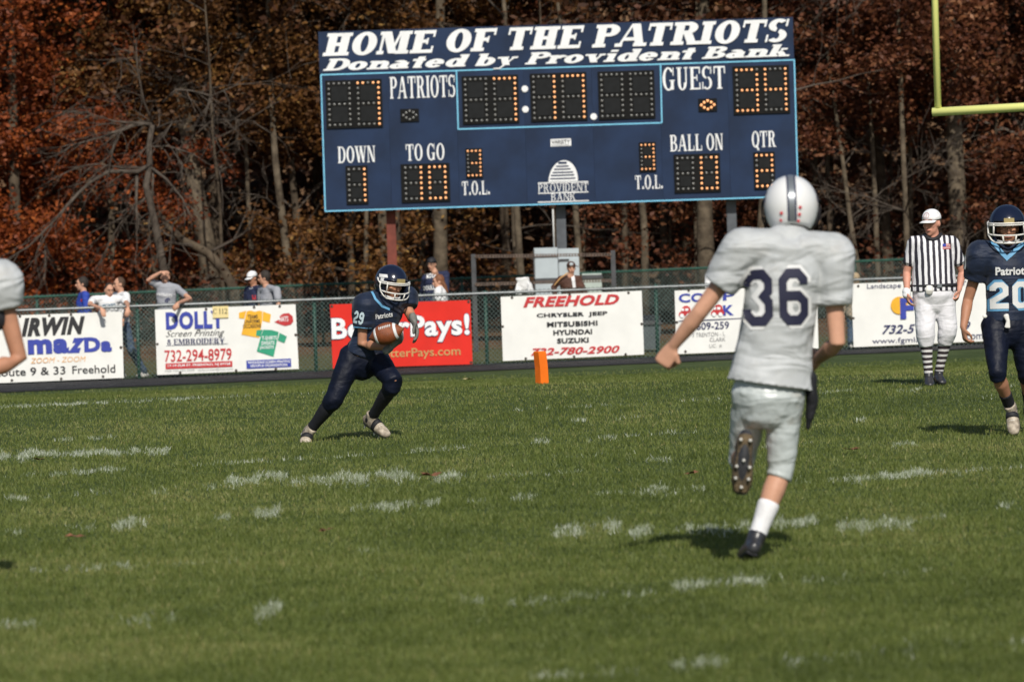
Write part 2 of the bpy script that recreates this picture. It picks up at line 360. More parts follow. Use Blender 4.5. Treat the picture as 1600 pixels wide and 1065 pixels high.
# the ground: one sheet to the horizon, split in turf, rough grass and leaf litter by where it lies
def ground_mat():
    m = bpy.data.materials.new('ground'); m.use_nodes = True; n = m.node_tree; b = n.nodes['Principled BSDF']; b.inputs['Roughness'].default_value = .95
    b.inputs['Specular IOR Level'].default_value = .2
    tc = n.nodes.new('ShaderNodeTexCoord'); sx = n.nodes.new('ShaderNodeSeparateXYZ'); n.links.new(tc.outputs['Object'], sx.inputs[0])
    no = n.nodes.new('ShaderNodeTexNoise'); no.inputs['Scale'].default_value = 1.3; no.inputs['Detail'].default_value = 8
    n.links.new(tc.outputs['Object'], no.inputs['Vector'])
    n2 = n.nodes.new('ShaderNodeTexNoise'); n2.inputs['Scale'].default_value = 9; n2.inputs['Detail'].default_value = 8
    n.links.new(tc.outputs['Object'], n2.inputs['Vector'])
    def ramp(fac, a, c, p=.4, q=.62):
        r = n.nodes.new('ShaderNodeValToRGB'); n.links.new(fac, r.inputs[0]); r.color_ramp.elements[0].position = p; r.color_ramp.elements[1].position = q
        r.color_ramp.elements[0].color = (*a, 1); r.color_ramp.elements[1].color = (*c, 1); return r.outputs[0]
    g = ramp(no.outputs['Fac'], (.04, .062, .016), (.062, .088, .026)); rough = ramp(n2.outputs['Fac'], (.06, .065, .022), (.13, .115, .05))
    lit = ramp(n2.outputs['Fac'], (.06, .032, .016), (.2, .115, .06))
    def mix(f, a, c):
        x = n.nodes.new('ShaderNodeMix'); x.data_type = 'RGBA'; n.links.new(f, x.inputs[0]); n.links.new(a, x.inputs[6]); n.links.new(c, x.inputs[7]); return x.outputs[2]
    def step(a, c):
        ad = n.nodes.new('ShaderNodeMath'); ad.operation = 'MULTIPLY_ADD'; ad.inputs[1].default_value = 8; n.links.new(no.outputs['Fac'], ad.inputs[0]); n.links.new(sx.outputs[1], ad.inputs[2])
        mr = n.nodes.new('ShaderNodeMapRange'); mr.inputs[1].default_value = a+4; mr.inputs[2].default_value = c+4; n.links.new(ad.outputs[0], mr.inputs[0]); return mr.outputs[0]
    col = mix(step(81, 84), g, rough); col = mix(step(90, 96), col, lit)
    n.links.new(col, b.inputs['Base Color'])
    bp = n.nodes.new('ShaderNodeBump'); bp.inputs['Strength'].default_value = .6; bp.inputs['Distance'].default_value = .05
    n.links.new(n2.outputs['Fac'], bp.inputs['Height']); n.links.new(bp.outputs[0], b.inputs['Normal']); return m
xs = np.array(sorted(set(list(np.linspace(-26, 26, 27))+[-500, -250, -120, -60, -40, 40, 60, 120, 250, 500])))
ys = np.array(sorted(set([-300, -60, -10, 0, 10, 20, 30, 40, 50]+list(np.linspace(52, 120, 35))+list(np.linspace(124, 216, 24))+[260, 400, 700])))
V = np.array([(x, y, hz(x, y)) for y in ys for x in xs]); nx = len(xs)
Fq = np.array([(j*nx+i, j*nx+i+1, (j+1)*nx+i+1, (j+1)*nx+i) for j in range(len(ys)-1) for i in range(nx-1)])
o = npmesh('ground', V, Fq, ground_mat(), kind='structure'); o.data.polygons.foreach_set('use_smooth', [True]*len(Fq))
# running track: black strip between the turf and the fence
def lerp(a, b, t): return a+(b-a)*t
near_edge = lambda px: 614-(px)*(614-555.5)/1300
far_edge = lambda px: 601.5-(px)*(601.5-546.5)/1300
M_track = mat('track_rubber', (.028, .028, .03), .9, .3, 2.5, bump=.3, bscale=120, spec=.2)
V = []; 
for i in range(41):
    px = -500+i*65
    a = ground(px, near_edge(px)); b = ground(px, far_edge(px)-.5)
    for k in range(5):
        p = a.lerp(b, k/4); V.append((p.x, p.y, hz(p.x, p.y)+.012))
Fq = np.array([(i*5+k, i*5+5+k, i*5+6+k, i*5+1+k) for i in range(40) for k in range(4)])
npmesh('running_track', np.array(V), Fq, M_track, kind='structure')
V = []
for off in (.28, .55, .8):
    for i in range(41):
        px = -500+i*65; a = ground(px, near_edge(px)); b = ground(px, far_edge(px)-.5)
        for k in (0, .012): p = a.lerp(b, off+k); V.append((p.x, p.y, hz(p.x, p.y)+.017))
Fq = np.array([(j*82+i*2, j*82+i*2+2, j*82+i*2+3, j*82+i*2+1) for j in range(3) for i in range(40)])
npmesh('lane_lines', np.array(V), Fq, mat('worn_lane_paint', (.22, .22, .22), .8, .5, 6), kind='structure')

# ================================================================== SCOREBOARD
M_navy = mat('board_navy', (.0098, .0245, .066), .55, .3, 1.6, spec=.25, bump=.04, bscale=3)
M_white = mat('lettering_white', (.78, .79, .8), .6, .06, 4, spec=.3)
M_sky = mat('border_light_blue', (.2, .55, .78), .6, .1, 4, spec=.3)
M_black = mat('display_black', (.009, .009, .009), .7, .2, 5, spec=.12)
M_bulb = mat('bulb_glass_off', (.2, .2, .19), .25, .2, 30, spec=.8)
M_lit = mat('bulb_lit', (1, .46, .2), .4, .05, 10, emit=.75)
PB = Plane(at(500, 60, 96), at(1240, 60, 96))
sb = empty('scoreboard', (PB.hit(874, 200).x, 96.2, hz(0, 96)), 'big navy football scoreboard lettered HOME OF THE PATRIOTS standing behind the fence', 'scoreboard')
def prect(pl, cx, cy, w, h, y0, y1, mb):
    """upright slab facing the camera: centre in photo px, front y0 and back y1 measured from the plane"""
    c = pl.hit(cx, cy); s = FPX/c.y
    mb.obox(c-pl.n*((y0+y1)/2), pl.u*(w/s/2), Vector((0, 0, h/s/2)), pl.n*(abs(y1-y0)/2))
mb = MB(); prect(PB, 869, 71, 741, 65, -.01, .22, mb); mb.build('header_panel', M_navy, sb)
mb = None; me0 = None
for i in range(7):
    w = 742/7
    k = (i-3)*w; cx = 874+k; cy = 211.5-k*.0314
    if i == 0:
        m = MB(); prect(PB, cx, cy, w-.25, 215.6, 0, .2, m); o = m.build('board_panel', M_navy, sb); me0 = o; c0 = PB.hit(cx, cy)
    else:
        o = me0.copy(); COL.objects.link(o); o.parent = sb; o.location = PB.hit(cx, cy)-c0
m = MB(); prect(PB, 874, 211.5, 738, 212, .21, .3, m); m.build('backing_frame', mat('dark_steel', (.03, .032, .036), .5, .2, 5, metal=.3), sb)
def pline(mb, pl, x0, y0, x1, y1, th, e=.005):
    a = pl.hit(x0, y0); b = pl.hit(x1, y1); s = FPX/a.y; d = (b-a).normalized(); q = Vector((-d.z*pl.u.x, -d.z*pl.u.y, d.dot(pl.u))) * (th/s/2)
    nn = pl.n*e; mb.add([a-q+nn, b-q+nn, b+q+nn, a+q+nn], [(0, 1, 2, 3)])
m = MB()
for (a, b, c, d) in ((501, 117.2, 1242, 93.8), (507.5, 330, 1246.5, 306.8), (715.5, 202, 1033.5, 192)): m = MB(); pline(m, PB, a, b, c, d, 2.0, .006); m.build('border_stripe', M_sky, sb)
for (a, b, c, d) in ((501.5, 117, 508.3, 330), (1241, 95, 1247, 306.5), (713.2, 110, 716, 202), (1032, 100.5, 1034.2, 192)): m = MB(); pline(m, PB, a, b, c, d, 2.0, .008); m.build('border_stripe', M_sky, sb)
m = MB()
put(m, PB, serif('HOME OF THE PATRIOTS', T=.3, t=.15, sw=.08, st=.15, slant=.22, gap=.06), 868.5, 59, 730, 36.5, .014)
put(m, PB, serif('Donated by Provident Bank', T=.29, t=.17, sw=.08, st=.14, slant=.3, gap=.06), 869, 93, 729, 24.5, .014)
m.build('title_lettering', M_white, sb)
m = MB()
for s, cx, cy, w, h in (('PATRIOTS', 660, 136, 102, 35), ('GUEST', 1084, 122.5, 97.5, 36.5), ('DOWN', 557, 241.3, 58.5, 26.5), ('TO GO', 664.3, 237.7, 60, 26.5),
        ('T.O.L.', 743.4, 293.7, 43, 22), ('T.O.L.', 1013.8, 284.5, 42.5, 22), ('BALL ON', 1088.2, 222.7, 82.7, 26.5), ('QTR', 1193.7, 219.5, 37.8, 30)):
    m = MB(); put(m, PB, serif(s, T=.2, t=.07, sw=.09, st=.05, gap=.1), cx, cy, w, h, .006); m.build('caption', M_white, sb)
m = MB()
for x, y in ((820, 139), (821, 171), (927.5, 182.3)):
    c = PB.hit(x, y); m.loft([c, c+PB.n*.03], [.068, .068], PB.u, 20, False); m.build('clock_dot', M_white, sb); m = MB()
# sponsor emblem
m = MB(); arc = [(math.cos(a)*23, math.sin(a)*33) for a in np.linspace(0, PI, 25)]
def pxpoly(mb, pl, pts, e=.006, ox=0, oy=0, k=1):
    mb.add([pl.hit(ox+x*k, oy+y*k)+pl.n*e for x, y in pts], [list(range(len(pts)))])
pxpoly(m, PB, [(880+x-.0314*(-y), 283.5-y-.0314*x) for x, y in arc], .006)
for i, (y0, hw) in enumerate(((283.5, 0),)): pass
for (a, b, y) in ((840.5, 919, 285), (841, 919.3, 301), (840.5, 920, 314.8)): pline(m, PB, a, y+.0157*(b-a), b, y-.0157*(b-a), 1.6, .009)
put(m, PB, serif('PROVIDENT', T=.14, t=.06, sw=.06, st=.05, gap=.12), 880, 292.8, 78, 13.5, .008)
put(m, PB, serif('BANK', T=.14, t=.06, sw=.06, st=.05, gap=.12), 880, 307.5, 38, 11.5, .008)
m.build('bank_emblem', M_white, sb)
m = MB()
for (x0, x1, y, th) in ((461, 585, 440, 40), (428, 612, 487, 26), (400, 642, 528, 26), (376, 678, 572, 26), (352, 695, 612, 26), (340, 712, 657, 24)):
    cx = 820+(x0+x1)/2/8.875; w = (x1-x0)/8.875*.94; cy = 205+y/8.875; pline(m, PB, cx-w/2, cy+.0157*w, cx+w/2, cy-.0157*w, th/8.875*.8, .010)
m.build('emblem_stripe', M_navy, sb)
m = MB(); pline(m, PB, 860.3, 223.4, 892.3, 222.2, 11.5, .008); o = m.build('maker_plate', M_white, sb)
m = MB(); txt(m, PB, 'VARSITY', 876.2, 221.7, 29, 6, .02, 0, .012); txt(m, PB, 'SCOREBOARDS', 876.2, 226.8, 28, 2, .0, 0, .012); m.build('maker_name', M_black, o)
# lamp displays
SEG = {' ': '', '0': 'abcdef', '1': 'bc', '2': 'abged', '3': 'abgcd', '4': 'fgbc', '7': 'abc'}
def display(cx, cy, s, cols, rows, pitch, pw, ph, dead=()):
    m = MB(); prect(PB, cx, cy, pw, ph, -.035, .0, m); o = m.build('lamp_display', M_black, sb)
    c = PB.hit(cx, cy); S = FPX/c.y; P = pitch/S; dgap = 13.2/S*(pitch/8.05)
    dw = (cols-1)*P; tot = len(s)*dw+(len(s)-1)*dgap; off = MB(); on = MB(); win = MB(); mid = rows//2; hh = (rows-1)*P
    cell = MB()
    for di, ch in enumerate(s):
        x0 = -tot/2+di*(dw+dgap); lit = SEG[ch]
        for r in range(rows):
            for q in range(cols):
                top, bot, md, le, ri = r == 0, r == rows-1, r == mid, q == 0, q == cols-1
                if not (top or bot or md or le or ri): continue
                L = ('a' in lit and top) or ('d' in lit and bot) or ('g' in lit and md and not le) or ('b' in lit and ri and r <= mid) or ('c' in lit and ri and r >= mid) or ('f' in lit and le and r <= mid) or ('e' in lit and le and r >= mid)
                if (di, r, q) in dead: L = False
                p = c+PB.u*(x0+q*P)+Vector((0, 0, hh/2-r*P))+PB.n*.045
                (on if L else off).ell(p, P*(.245 if L else .27), .03, P*(.245 if L else .27), n=8, m=5)
                (cell).ell(p-PB.n*.022, P*.44, .012, P*.44, n=8, m=4)
        for k in (0, 1):
            hgt = mid*P
            z1 = hh/2-k*hgt
            win.obox(c+PB.u*(x0+dw/2)+Vector((0, 0, z1-hgt/2))+PB.n*.04, PB.u*(dw/2-P*.5), Vector((0, 0, hgt/2-P*.5)), PB.n*.012); win.build('shade_plate', mat('shade_plate', (.012, .013, .014), .6, .2, 9, spec=.15), o); win = MB()
    cell.build('lamp_cup', mat('lamp_cup_black', (.006, .006, .006), .4, .2, 9), o, True, kind='stuff')
    if off.v: off.build('unlit_lamps', M_bulb, o, True, kind='stuff')
    if on.v: on.build('lit_lamps', M_lit, o, True, kind='stuff')
display(553.3, 162.5, ' 7', 5, 9, 8.05, 88, 75, ((1, 0, 2),)); display(766.4, 155.8, ' 7', 5, 9, 8.05, 88, 75); display(873, 151.7, '17', 5, 9, 8.05, 88, 75)
display(979, 148.6, '  ', 5, 9, 8.05, 88, 75); display(1189.5, 140.5, '34', 5, 9, 7.9, 88, 75, ((0, 0, 4), (0, 4, 0)))
display(557.9, 289, '1', 4, 7, 8.1, 34, 60); display(665, 285.7, '10', 4, 7, 8.1, 76, 60, ((1, 5, 0),)); display(741, 255, '3', 4, 7, 6.35, 26, 46)
display(1011.9, 245.3, '3', 4, 7, 6.25, 26, 46); display(1089.3, 270.7, ' 0', 4, 7, 8, 72, 60, ((1, 0, 1),)); display(1194.4, 266.7, '2', 4, 7, 8, 33, 58)
for cx, cy, mt in ((640.2, 180.3, M_bulb), (1105.7, 164.2, M_lit)):
    m = MB(); prect(PB, cx, cy, 29, 20, -.03, 0, m); o = m.build('possession_lamp_box', M_black, sb); b = MB(); c = PB.hit(cx, cy)
    for dx, dz in ((-10, 0), (10, 0), (-5.5, 4), (5.5, 4), (-5.5, -4), (5.5, -4), (0, 6.5), (0, -6.5)):
        b.ell(c+Vector((dx/75, -.04, dz/75)), .029, .03, .029, n=8, m=5)
    b.build('lamps', mt, o, True, kind='stuff')
M_red = mat('red_oxide_steel', (.17, .035, .02), .7, .3, 4, bump=.2, bscale=20); M_gsteel = mat('grey_galvanised', (.1, .11, .125), .5, .2, 6, metal=.4)
for px, w, mt in ((611, .19, M_red), (876.5, .2, M_gsteel), (1143, .2, M_gsteel)):
    p = at(px, 345, 96.5); m = MB(); z0 = hz(p.x, 96.5)-.3; z1 = at(px, 150, 96.5).z
    m.box((p.x-w/2, 96.36, z0), (p.x+w/2, 96.38, z1)); m.box((p.x-w/2, 96.62, z0), (p.x+w/2, 96.64, z1)); m.box((p.x-.02, 96.38, z0), (p.x+.02, 96.62, z1))
    m.build('post', mt, sb)
# ================================================================== FENCES
M_grnpost = mat('green_vinyl', (.018, .085, .06), .5, .3, 5, spec=.5); M_rail = mat('galvanised_rail', (.22, .235, .24), .45, .25, 7, metal=.5)
M_wire = mat('wire_green_grey', (.14, .19, .17), .5, .2, 9, metal=.2)
PF = Plane(at(0, 486, 79), at(1300, 438.3, 81)); PG = Plane(at(38, 464.5, 98), at(1406, 405.5, 106))
def fence(pl, ra, rb, p0, p1, postpx, rmat, pmat, label, wr, cellw, wmat):
    """ra, rb: two photo points on the top rail"""
    ua, za = pl.uv(*ra); ub, zb = pl.uv(*rb); RZ = lambda u: za+(zb-za)*(u-ua)/(ub-ua)
    u0, u1 = pl.uv(p0, 450)[0], pl.uv(p1, 440)[0]
    base = pl.pt((u0+u1)/2, 0); root = empty('chain_link_fence', (base.x, base.y, hz(base.x, base.y)), label, 'fence')
    m = MB(); n = 10; m.tube([pl.pt(lerp(u0, u1, i/n), RZ(lerp(u0, u1, i/n))) for i in range(n+1)], .024, 10); m.build('top_rail', rmat, root, True)
    for px in postpx:
        u = pl.uv(px, 500)[0]; p = pl.pt(u, 0); zg = hz(p.x, p.y); m = MB(); off = -pl.n*.06
        m.tube([Vector((p.x, p.y, zg-.2))+off, Vector((p.x, p.y, RZ(u)+pl.o.z+.01))+off], .032, 10); m.ell(Vector((p.x, p.y, RZ(u)+pl.o.z+.02))+off, .036, .036, .03, n=10, m=6)
        m.tube([Vector((p.x, p.y, RZ(u)+pl.o.z))+off, Vector((p.x, p.y, RZ(u)+pl.o.z))], .03, 8)
        m.build('post', pmat, root, True)
    # woven wire: slanting strands clipped to the panel
    V = []; Fc = []; H = 1.24; uu = u0-H; t = wr
    while uu < u1:
        for sgn in (1, -1):
            a, b = (uu, uu+H) if sgn > 0 else (uu+H, uu)
            pts = []
            for k in (0, 1):
                u = lerp(a, b, k); u = max(u0, min(u1, u)); f = (u-a)/(b-a); z = RZ(u)-H+f*(H+.045)
                pts.append(pl.pt(u, z, .0+.004*sgn))
            P0, P1 = pts
            if (P1-P0).length < .05: continue
            d = (P1-P0).normalized(); s1 = d.cross(pl.n).normalized()*t; s2 = pl.n*t; k = len(V)
            for P in (P0, P1): V += [P+s1, P-s1*.5+s2*.87, P-s1*.5-s2*.87]
            Fc += [(k, k+1, k+4, k+3), (k+1, k+2, k+5, k+4), (k+2, k, k+3, k+5)]
        uu += cellw
    npmesh('wire_mesh', np.array([tuple(v) for v in V]), np.array(Fc), wmat, root, kind='stuff')
    return RZ
RZ = fence(PF, (0, 486), (1300, 438.3), -420, 2050, (-330, -58, 215, 492, 760, 1027, 1309, 1580, 1850), M_rail, M_grnpost, 'near chain link fence carrying the advertising banners beside the track', .0045, .078, M_wire)
fence(PG, (38, 464.5), (1406, 405.5), -420, 2050, (-380, -160, 60, 280, 506, 725, 1130, 1340, 1545, 1750), M_grnpost, M_grnpost, 'far green chain link fence in front of the woods', .0048, .085, M_wire)
# ================================================================== BANNERS ON THE FENCE
M_ban = mat('banner_white', (.76, .76, .73), .55, .05, 3, spec=.3, bump=.05, bscale=6); M_banred = mat('banner_red', (.66, .022, .012), .5, .08, 3, spec=.3)
M_blue = mat('print_blue', (.03, .05, .34), .6, .1, 6); M_redp = mat('print_red', (.5, .025, .03), .6, .1, 6); M_blk = mat('print_black', (.015, .015, .018), .6, .1, 6)
M_bolt = mat('bolt_rusty', (.07, .055, .045), .6, .4, 20, metal=.4); M_orp = mat('print_light_orange', (.75, .42, .18), .6, .1, 6); M_nvp = mat('print_navy', (.02, .025, .1), .6, .1, 6)
M_gry = mat('print_grey', (.3, .3, .3), .6, .1, 6); M_yel = mat('print_yellow', (.8, .42, .02), .6, .1, 6); M_grn = mat('print_green', (.02, .3, .17), .6, .1, 6); M_tan = mat('print_tan', (.5, .28, .1), .6, .1, 6)
PS = Plane(PF.pt(0, 0, .045), PF.pt(1, 0, .045))
def banner(cs, label, mt, bolts):
    P = [PS.hit(*c) for c in cs]; c = sum(P, Vector())/4; root = empty('advertising_banner', (c.x, c.y, P[2].z), label, 'sign')
    # sheet with a slight wave, 8 mm thick
    nu, nv = 16, 6; m = MB(); V = []; ph = random.random()*6
    for s in (0, -.008):
        for j in range(nv+1):
            for i in range(nu+1):
                a, b = i/nu, j/nv; p = P[0].lerp(P[1], a).lerp(P[3].lerp(P[2], a), b)
                V.append(p+PS.n*(s+.0065*math.sin(a*9+ph)*math.sin(b*PI)))
    K = (nu+1)*(nv+1); F = []
    for j in range(nv):
        for i in range(nu):
            q = j*(nu+1)+i; F.append((q, q+nu+1, q+nu+2, q+1)); F.append((K+q, K+q+1, K+q+nu+2, K+q+nu+1))
    ed = [j*(nu+1) for j in range(nv+1)]; e2 = [j*(nu+1)+nu for j in range(nv+1)]; e3 = list(range(nu+1)); e4 = [nv*(nu+1)+i for i in range(nu+1)]
    for e, fl in ((ed, 0), (e2, 1), (e3, 1), (e4, 0)):
        for a, b in zip(e, e[1:]): F.append((a, b, K+b, K+a) if fl else (a, K+a, K+b, b))
    m.add(V, F); m.build('sheet', mt, root)
    b = MB()
    for x, y in bolts: b.loft([PS.hit(x, y)-PS.n*.002, PS.hit(x, y)+PS.n*.012], [.026, .02], PS.u, 10, False)
    b.build('bolts', M_bolt, root, kind='stuff'); return root
EP = .012
def letter(root, name, mt, items):
    m = MB()
    for it in items: m = m or MB(); txt(m, PS, *it[:5], *(it[5:] if len(it) > 5 else ()), e=EP); o = m.build(name, mt, root); m = None
    return o
z3 = lambda x, y: (x/4.4375, 380+y/4.4375)
b1 = banner([(-30, 494.5), (190.4, 486.6), (193.4, 590), (-28, 599.4)], 'white banner reading IRWIN mazda at the left edge of the fence', M_ban, ((31, 494), (77, 493), (111, 491.5), (18.6, 594), (95.6, 591.5), (161, 588), (189, 542.5)))
letter(b1, 'dealer_name', M_blk, (('IRWIN', 83, 509.5, 100, 28.5, .06, .3),))
letter(b1, 'maker_name', M_blue, (('ma', 75.5, 541, 64, 23.5, .055), ('z', 119.5, 539.5, 29, 23.5, .055, .5), ('Da', 153, 538, 43, 23.5, .055)))
letter(b1, 'slogan', M_orp, (('ZOOM - ZOOM', 91, 561.8, 86, 8.5, 0, .2),))
letter(b1, 'address', M_blk, (('Route 9 & 33', 46, 580, 112, 12.5, .008), ('Freehold', 146.5, 576.6, 67, 12.5, .008)))
b2 = banner([(241.9, 483.7), (461.7, 475.1), (466.9, 576.1), (245.5, 585.6)], 'white banner for a screen printing shop with yellow and green shirts', M_ban, ((322, 483), (397, 480), (437, 478.5), (246, 537.5), (281.5, 582), (369, 578.5), (431, 576.5), (462, 523)))
letter(b2, 'shop_name', M_blue, (('DOLLY', 305, 500, 92, 28, .05),))
letter(b2, 'shop_trade', M_blk, (('Screen Printing', 305, 521.5, 92, 13, -.005, .45),))
m = MB(); put(m, PS, serif('& EMBROIDERY', T=.22, t=.08, sw=.07, st=.09, gap=.08), 306, 532.8, 90, 9, EP); pline(m, PS, 259.5, 540, 356, 536.5, .6, EP); m.build('trade_line', M_nvp, b2)
letter(b2, 'phone_number', M_redp, (('732-294-8979', 309.5, 554.5, 105, 18.5, .012),))
m = MB(); pline(m, PS, 258.6, 572, 363, 568, 9, EP); o = m.build('address_bar', M_redp, b2)
m = MB(); txt(m, PS, '17-19 ELM ST. FREEHOLD, NJ 07728', 311, 570, 98, 4.6, .02, 0, EP+.005); m.build('address', M_white, o)
letter(b2, 'fax_line', M_gry, (('FAX 732-294-5599   dollyscreen@mac.com', 311, 578, 106, 4),))
z4 = lambda pts: [(220+x/4.4357, 380+y/4.4357) for x, y in pts]
m = MB()
for q in ([(735,470),(760,465),(790,474),(820,466),(842,472),(840,545),(820,655),(697,632),(722,520)], [(680,480),(730,468),(717,522),(680,518)], [(846,472),(902,492),(893,550),(843,536)]): pxpoly(m, PS, z4(q)[::-1], EP)
o = m.build('yellow_shirt_print', M_yel, b2)
m = MB()
for s, x, y, w in (('TEAMS', 775, 508, 70), ('UNIFORMS', 772, 540, 108), ('OCCASIONS', 770, 572, 124)): txt(m, PS, s, 220+x/4.4357, 380+y/4.4357, w/4.4357, 6, .01, 0, EP+.01)
m.build('shirt_text', M_blk, o)
m = MB()
for q in ([(848,598),(905,600),(955,614),(940,690),(920,785),(803,748),(830,650)], [(803,602),(844,598),(831,645),(797,640)], [(962,620),(1012,645),(995,690),(948,672)]): pxpoly(m, PS, z4(q)[::-1], EP+.004)
o = m.build('green_shirt_print', M_grn, b2)
m = MB()
for s, x, y, w in (('T-SHIRTS', 890, 655, 104), ('SWEATS', 880, 690, 92), ('JACKETS', 872, 723, 98)): txt(m, PS, s, 220+x/4.4357, 380+y/4.4357, w/4.4357, 6, .02, 0, EP+.012)
m.build('shirt_text', M_white, o)
m = MB(); pxpoly(m, PS, z4([(925,545),(965,525),(962,505),(985,487),(1025,483),(1052,505),(1057,540),(1040,562),(1000,572),(965,562)])[::-1], EP); o = m.build('red_cap_print', M_redp, b2)
m = MB(); txt(m, PS, 'HATS', 220+990/4.4357, 380+524/4.4357, 62/4.4357, 8, .02, 0, EP+.008); m.build('cap_text', M_white, o)
m = MB(); pline(m, PS, 385, 569.5, 454.8, 566.2, 13, EP); o = m.build('blue_bar', M_blue, b2)
m = MB(); txt(m, PS, 'WHOLESALE SCREEN PRINTING', 420, 565, 66, 4, .015, 0, EP+.005); txt(m, PS, 'GROUPS & ORGANIZATIONS', 420, 570.4, 58, 4, .015, 0, EP+.005); m.build('bar_text', M_white, o)
# paper note taped over the second banner
tg = empty('paper_note', PS.hit(344, 496), 'small yellow paper reading C 112 taped over the top of the shop banner', 'note')
m = MB(); c = PS.hit(344.4, 487.3); m.obox(c+PS.n*.022, PS.u*.135, Vector((0, 0, .1)), PS.n*.002); m.build('paper', mat('yellow_paper', (.75, .62, .3), .8, .05, 5), tg)
m = MB(); put(m, PS, serif('C 112', T=.16, t=.06, sw=.06, st=.04), 344, 486, 22, 8.5, .026); m.build('writing', M_blk, tg)
b3 = banner([(515.5, 475.6), (734.8, 468.7), (738.4, 568.7), (520, 575.5)], 'red banner with white Pays! lettering behind the ball carrier', M_banred, ((518.5, 478.5), (732, 471.5), (736, 566)))
m = MB(); txt(m, PS, 'BetterPays!', 626, 514.5, 219, 45, .055, 0, EP); m.build('lettering_outline', M_nvp, b3)
m = MB(); txt(m, PS, 'BetterPays!', 626, 514.5, 217, 43, .03, 0, EP+.006); m.build('lettering', M_white, b3)
letter(b3, 'web_address', M_tan, (('BetterPays.com', 654, 552, 132, 17.5, .01),))
b4 = banner([(782.2, 463.7), (1002.6, 454), (1006.3, 553.6), (785.9, 563.8)], 'white banner headed FREEHOLD listing car makes behind the orange pylon', M_ban, ((800, 465), (890, 460.5), (982, 457.5), (785.5, 510), (1002.5, 506), (821.5, 560), (897, 557), (977.5, 553.5)))
letter(b4, 'heading', M_redp, (('FREEHOLD', 892.4, 469.8, 152, 16.5, .045, .3),))
letter(b4, 'car_makes', M_blk, (('CHRYSLER  JEEP', 893.7, 491.8, 112, 8, .04), ('MITSUBISHI', 894, 505.6, 80, 8, .04), ('HYUNDAI', 894.7, 518.5, 61.5, 8, .04), ('SUZUKI', 895, 531.5, 50, 8, .04)))
letter(b4, 'phone_number', M_redp, (('732-780-2900', 898.7, 547.6, 141, 11.8, .03, .3),))
b5 = banner([(1054, 454), (1276, 445), (1279, 544), (1057, 553)], 'white banner with small red cars printed on it behind player 36', M_ban, ((1076, 453.7), (1057.5, 503.5), (1071, 549)))
letter(b5, 'heading', M_blue, (('CO', 1080.5, 465, 41, 14, .03), ('P', 1116, 463, 18, 14, .03), ('P', 1138, 462, 18, 14, .03), ('K', 1138, 484.5, 17, 16, .04)))
m = MB(); pline(m, PS, 1060, 501.5, 1180, 496.3, 1.3, EP); txt(m, PS, '609-259', 1113.5, 508.5, 52, 11.5, .01, 0, EP); m.build('phone_number', M_nvp, b5)
letter(b5, 'address', M_gry, (('3 TRENTON - L', 1107, 522, 52, 6.5), ('CLARK', 1121, 530, 25, 6), ('LIC.  #', 1118, 540, 20, 6)))
def cartoon_car(cx, cy, root):
    m = MB(); pts = [(-10, 6), (-9.5, 1), (-7, 0), (-5.5, -6), (-2, -9), (3, -9.5), (7, -7), (9, -1), (11, 2), (11, 6)]; pxpoly(m, PS, [(cx+x, cy+y-x*.04) for x, y in pts][::-1], EP); o = m.build('red_car_print', M_redp, root)
    m = MB()
    for x, w in ((-4, 4), (2.3, 5)): c = PS.hit(cx+x, cy-3.5); m.obox(c+PS.n*(EP+.004), PS.u*(w/180), Vector((0, 0, .022)), PS.n*.002)
    for x in (-5.2, 5): c = PS.hit(cx+x, cy+6); m.loft([c+PS.n*(EP+.004), c+PS.n*(EP+.008)], [.036, .036], PS.u, 12, False)
    m.build('windows_and_wheels', M_white, o)
cartoon_car(1070.5, 487, b5); cartoon_car(1120.5, 485, b5)
b6 = banner([(1330, 443.3), (1552, 434), (1555, 532), (1333.9, 542.2)], 'white landscaping banner with yellow disc and navy F behind the referee', M_ban, ((1333.5, 497), (1341, 447)))
letter(b6, 'service_name', M_nvp, (('Landscape', 1381, 447.5, 54, 9.5), ('ver', 1500, 442.5, 20, 7)))
m = MB(); c = PS.hit(1405, 477); m.loft([c+PS.n*EP, c+PS.n*(EP+.004)], [.155, .155], PS.u, 26, False); m.build('sun_disc', M_yel, b6)
m = MB(); txt(m, PS, 'F', 1417, 481.5, 22, 33, .05, 0, EP+.009); m.build('emblem_letter', M_blue, b6)
letter(b6, 'phone_number', M_nvp, (('732-5', 1404, 514, 53, 14, .02, .3), ('9', 1512, 508.5, 9, 13, .02, .3)))
letter(b6, 'web_address', M_nvp, (('www.fgmla', 1400, 532.5, 76, 10.5), ('.com', 1521, 526, 30, 8)))

# ================================================================== GOAL POST, PYLON
M_goal = mat('goal_yellow', (1.0, 1.0, .34), .5, .02, 4, spec=.4)
A = at(1457, 175.3, 60.3); A2 = at(1456+146, 167.2, 60.0); d = (A2-A).normalized()
gp = empty('goal_post', ((A+d*3.55).x, (A+d*3.55).y+1.9, 0), 'yellow football goal post with only its left upright in view', 'goal post')
m = MB(); m.tube([A, A+d*7.15], .056, 20); m.build('crossbar', M_goal, gp, True)
for k in (.075, 7.07):
    p = A+d*k; m = MB(); m.tube([p+Vector((0, 0, .05)), p+Vector((0, 0, 6.2))], .045, 16); m.build('upright', M_goal, gp, True)
c = A+d*3.57; q = Vector((-d.y, d.x, 0)).normalized(); q = q if q.y > 0 else -q
m = MB(); m.tube([c+q*1.9+Vector((0, 0, -c.z-.3)), c+q*1.9-Vector((0, 0, 1.2)), c+q*1.6-Vector((0, 0, .5)), c+q*.9-Vector((0, 0, .1)), c], .075, 16); m.build('gooseneck', M_goal, gp, True)
p = at(847, 596.5, 51.0); zt = at(844, 548.5, 51).z
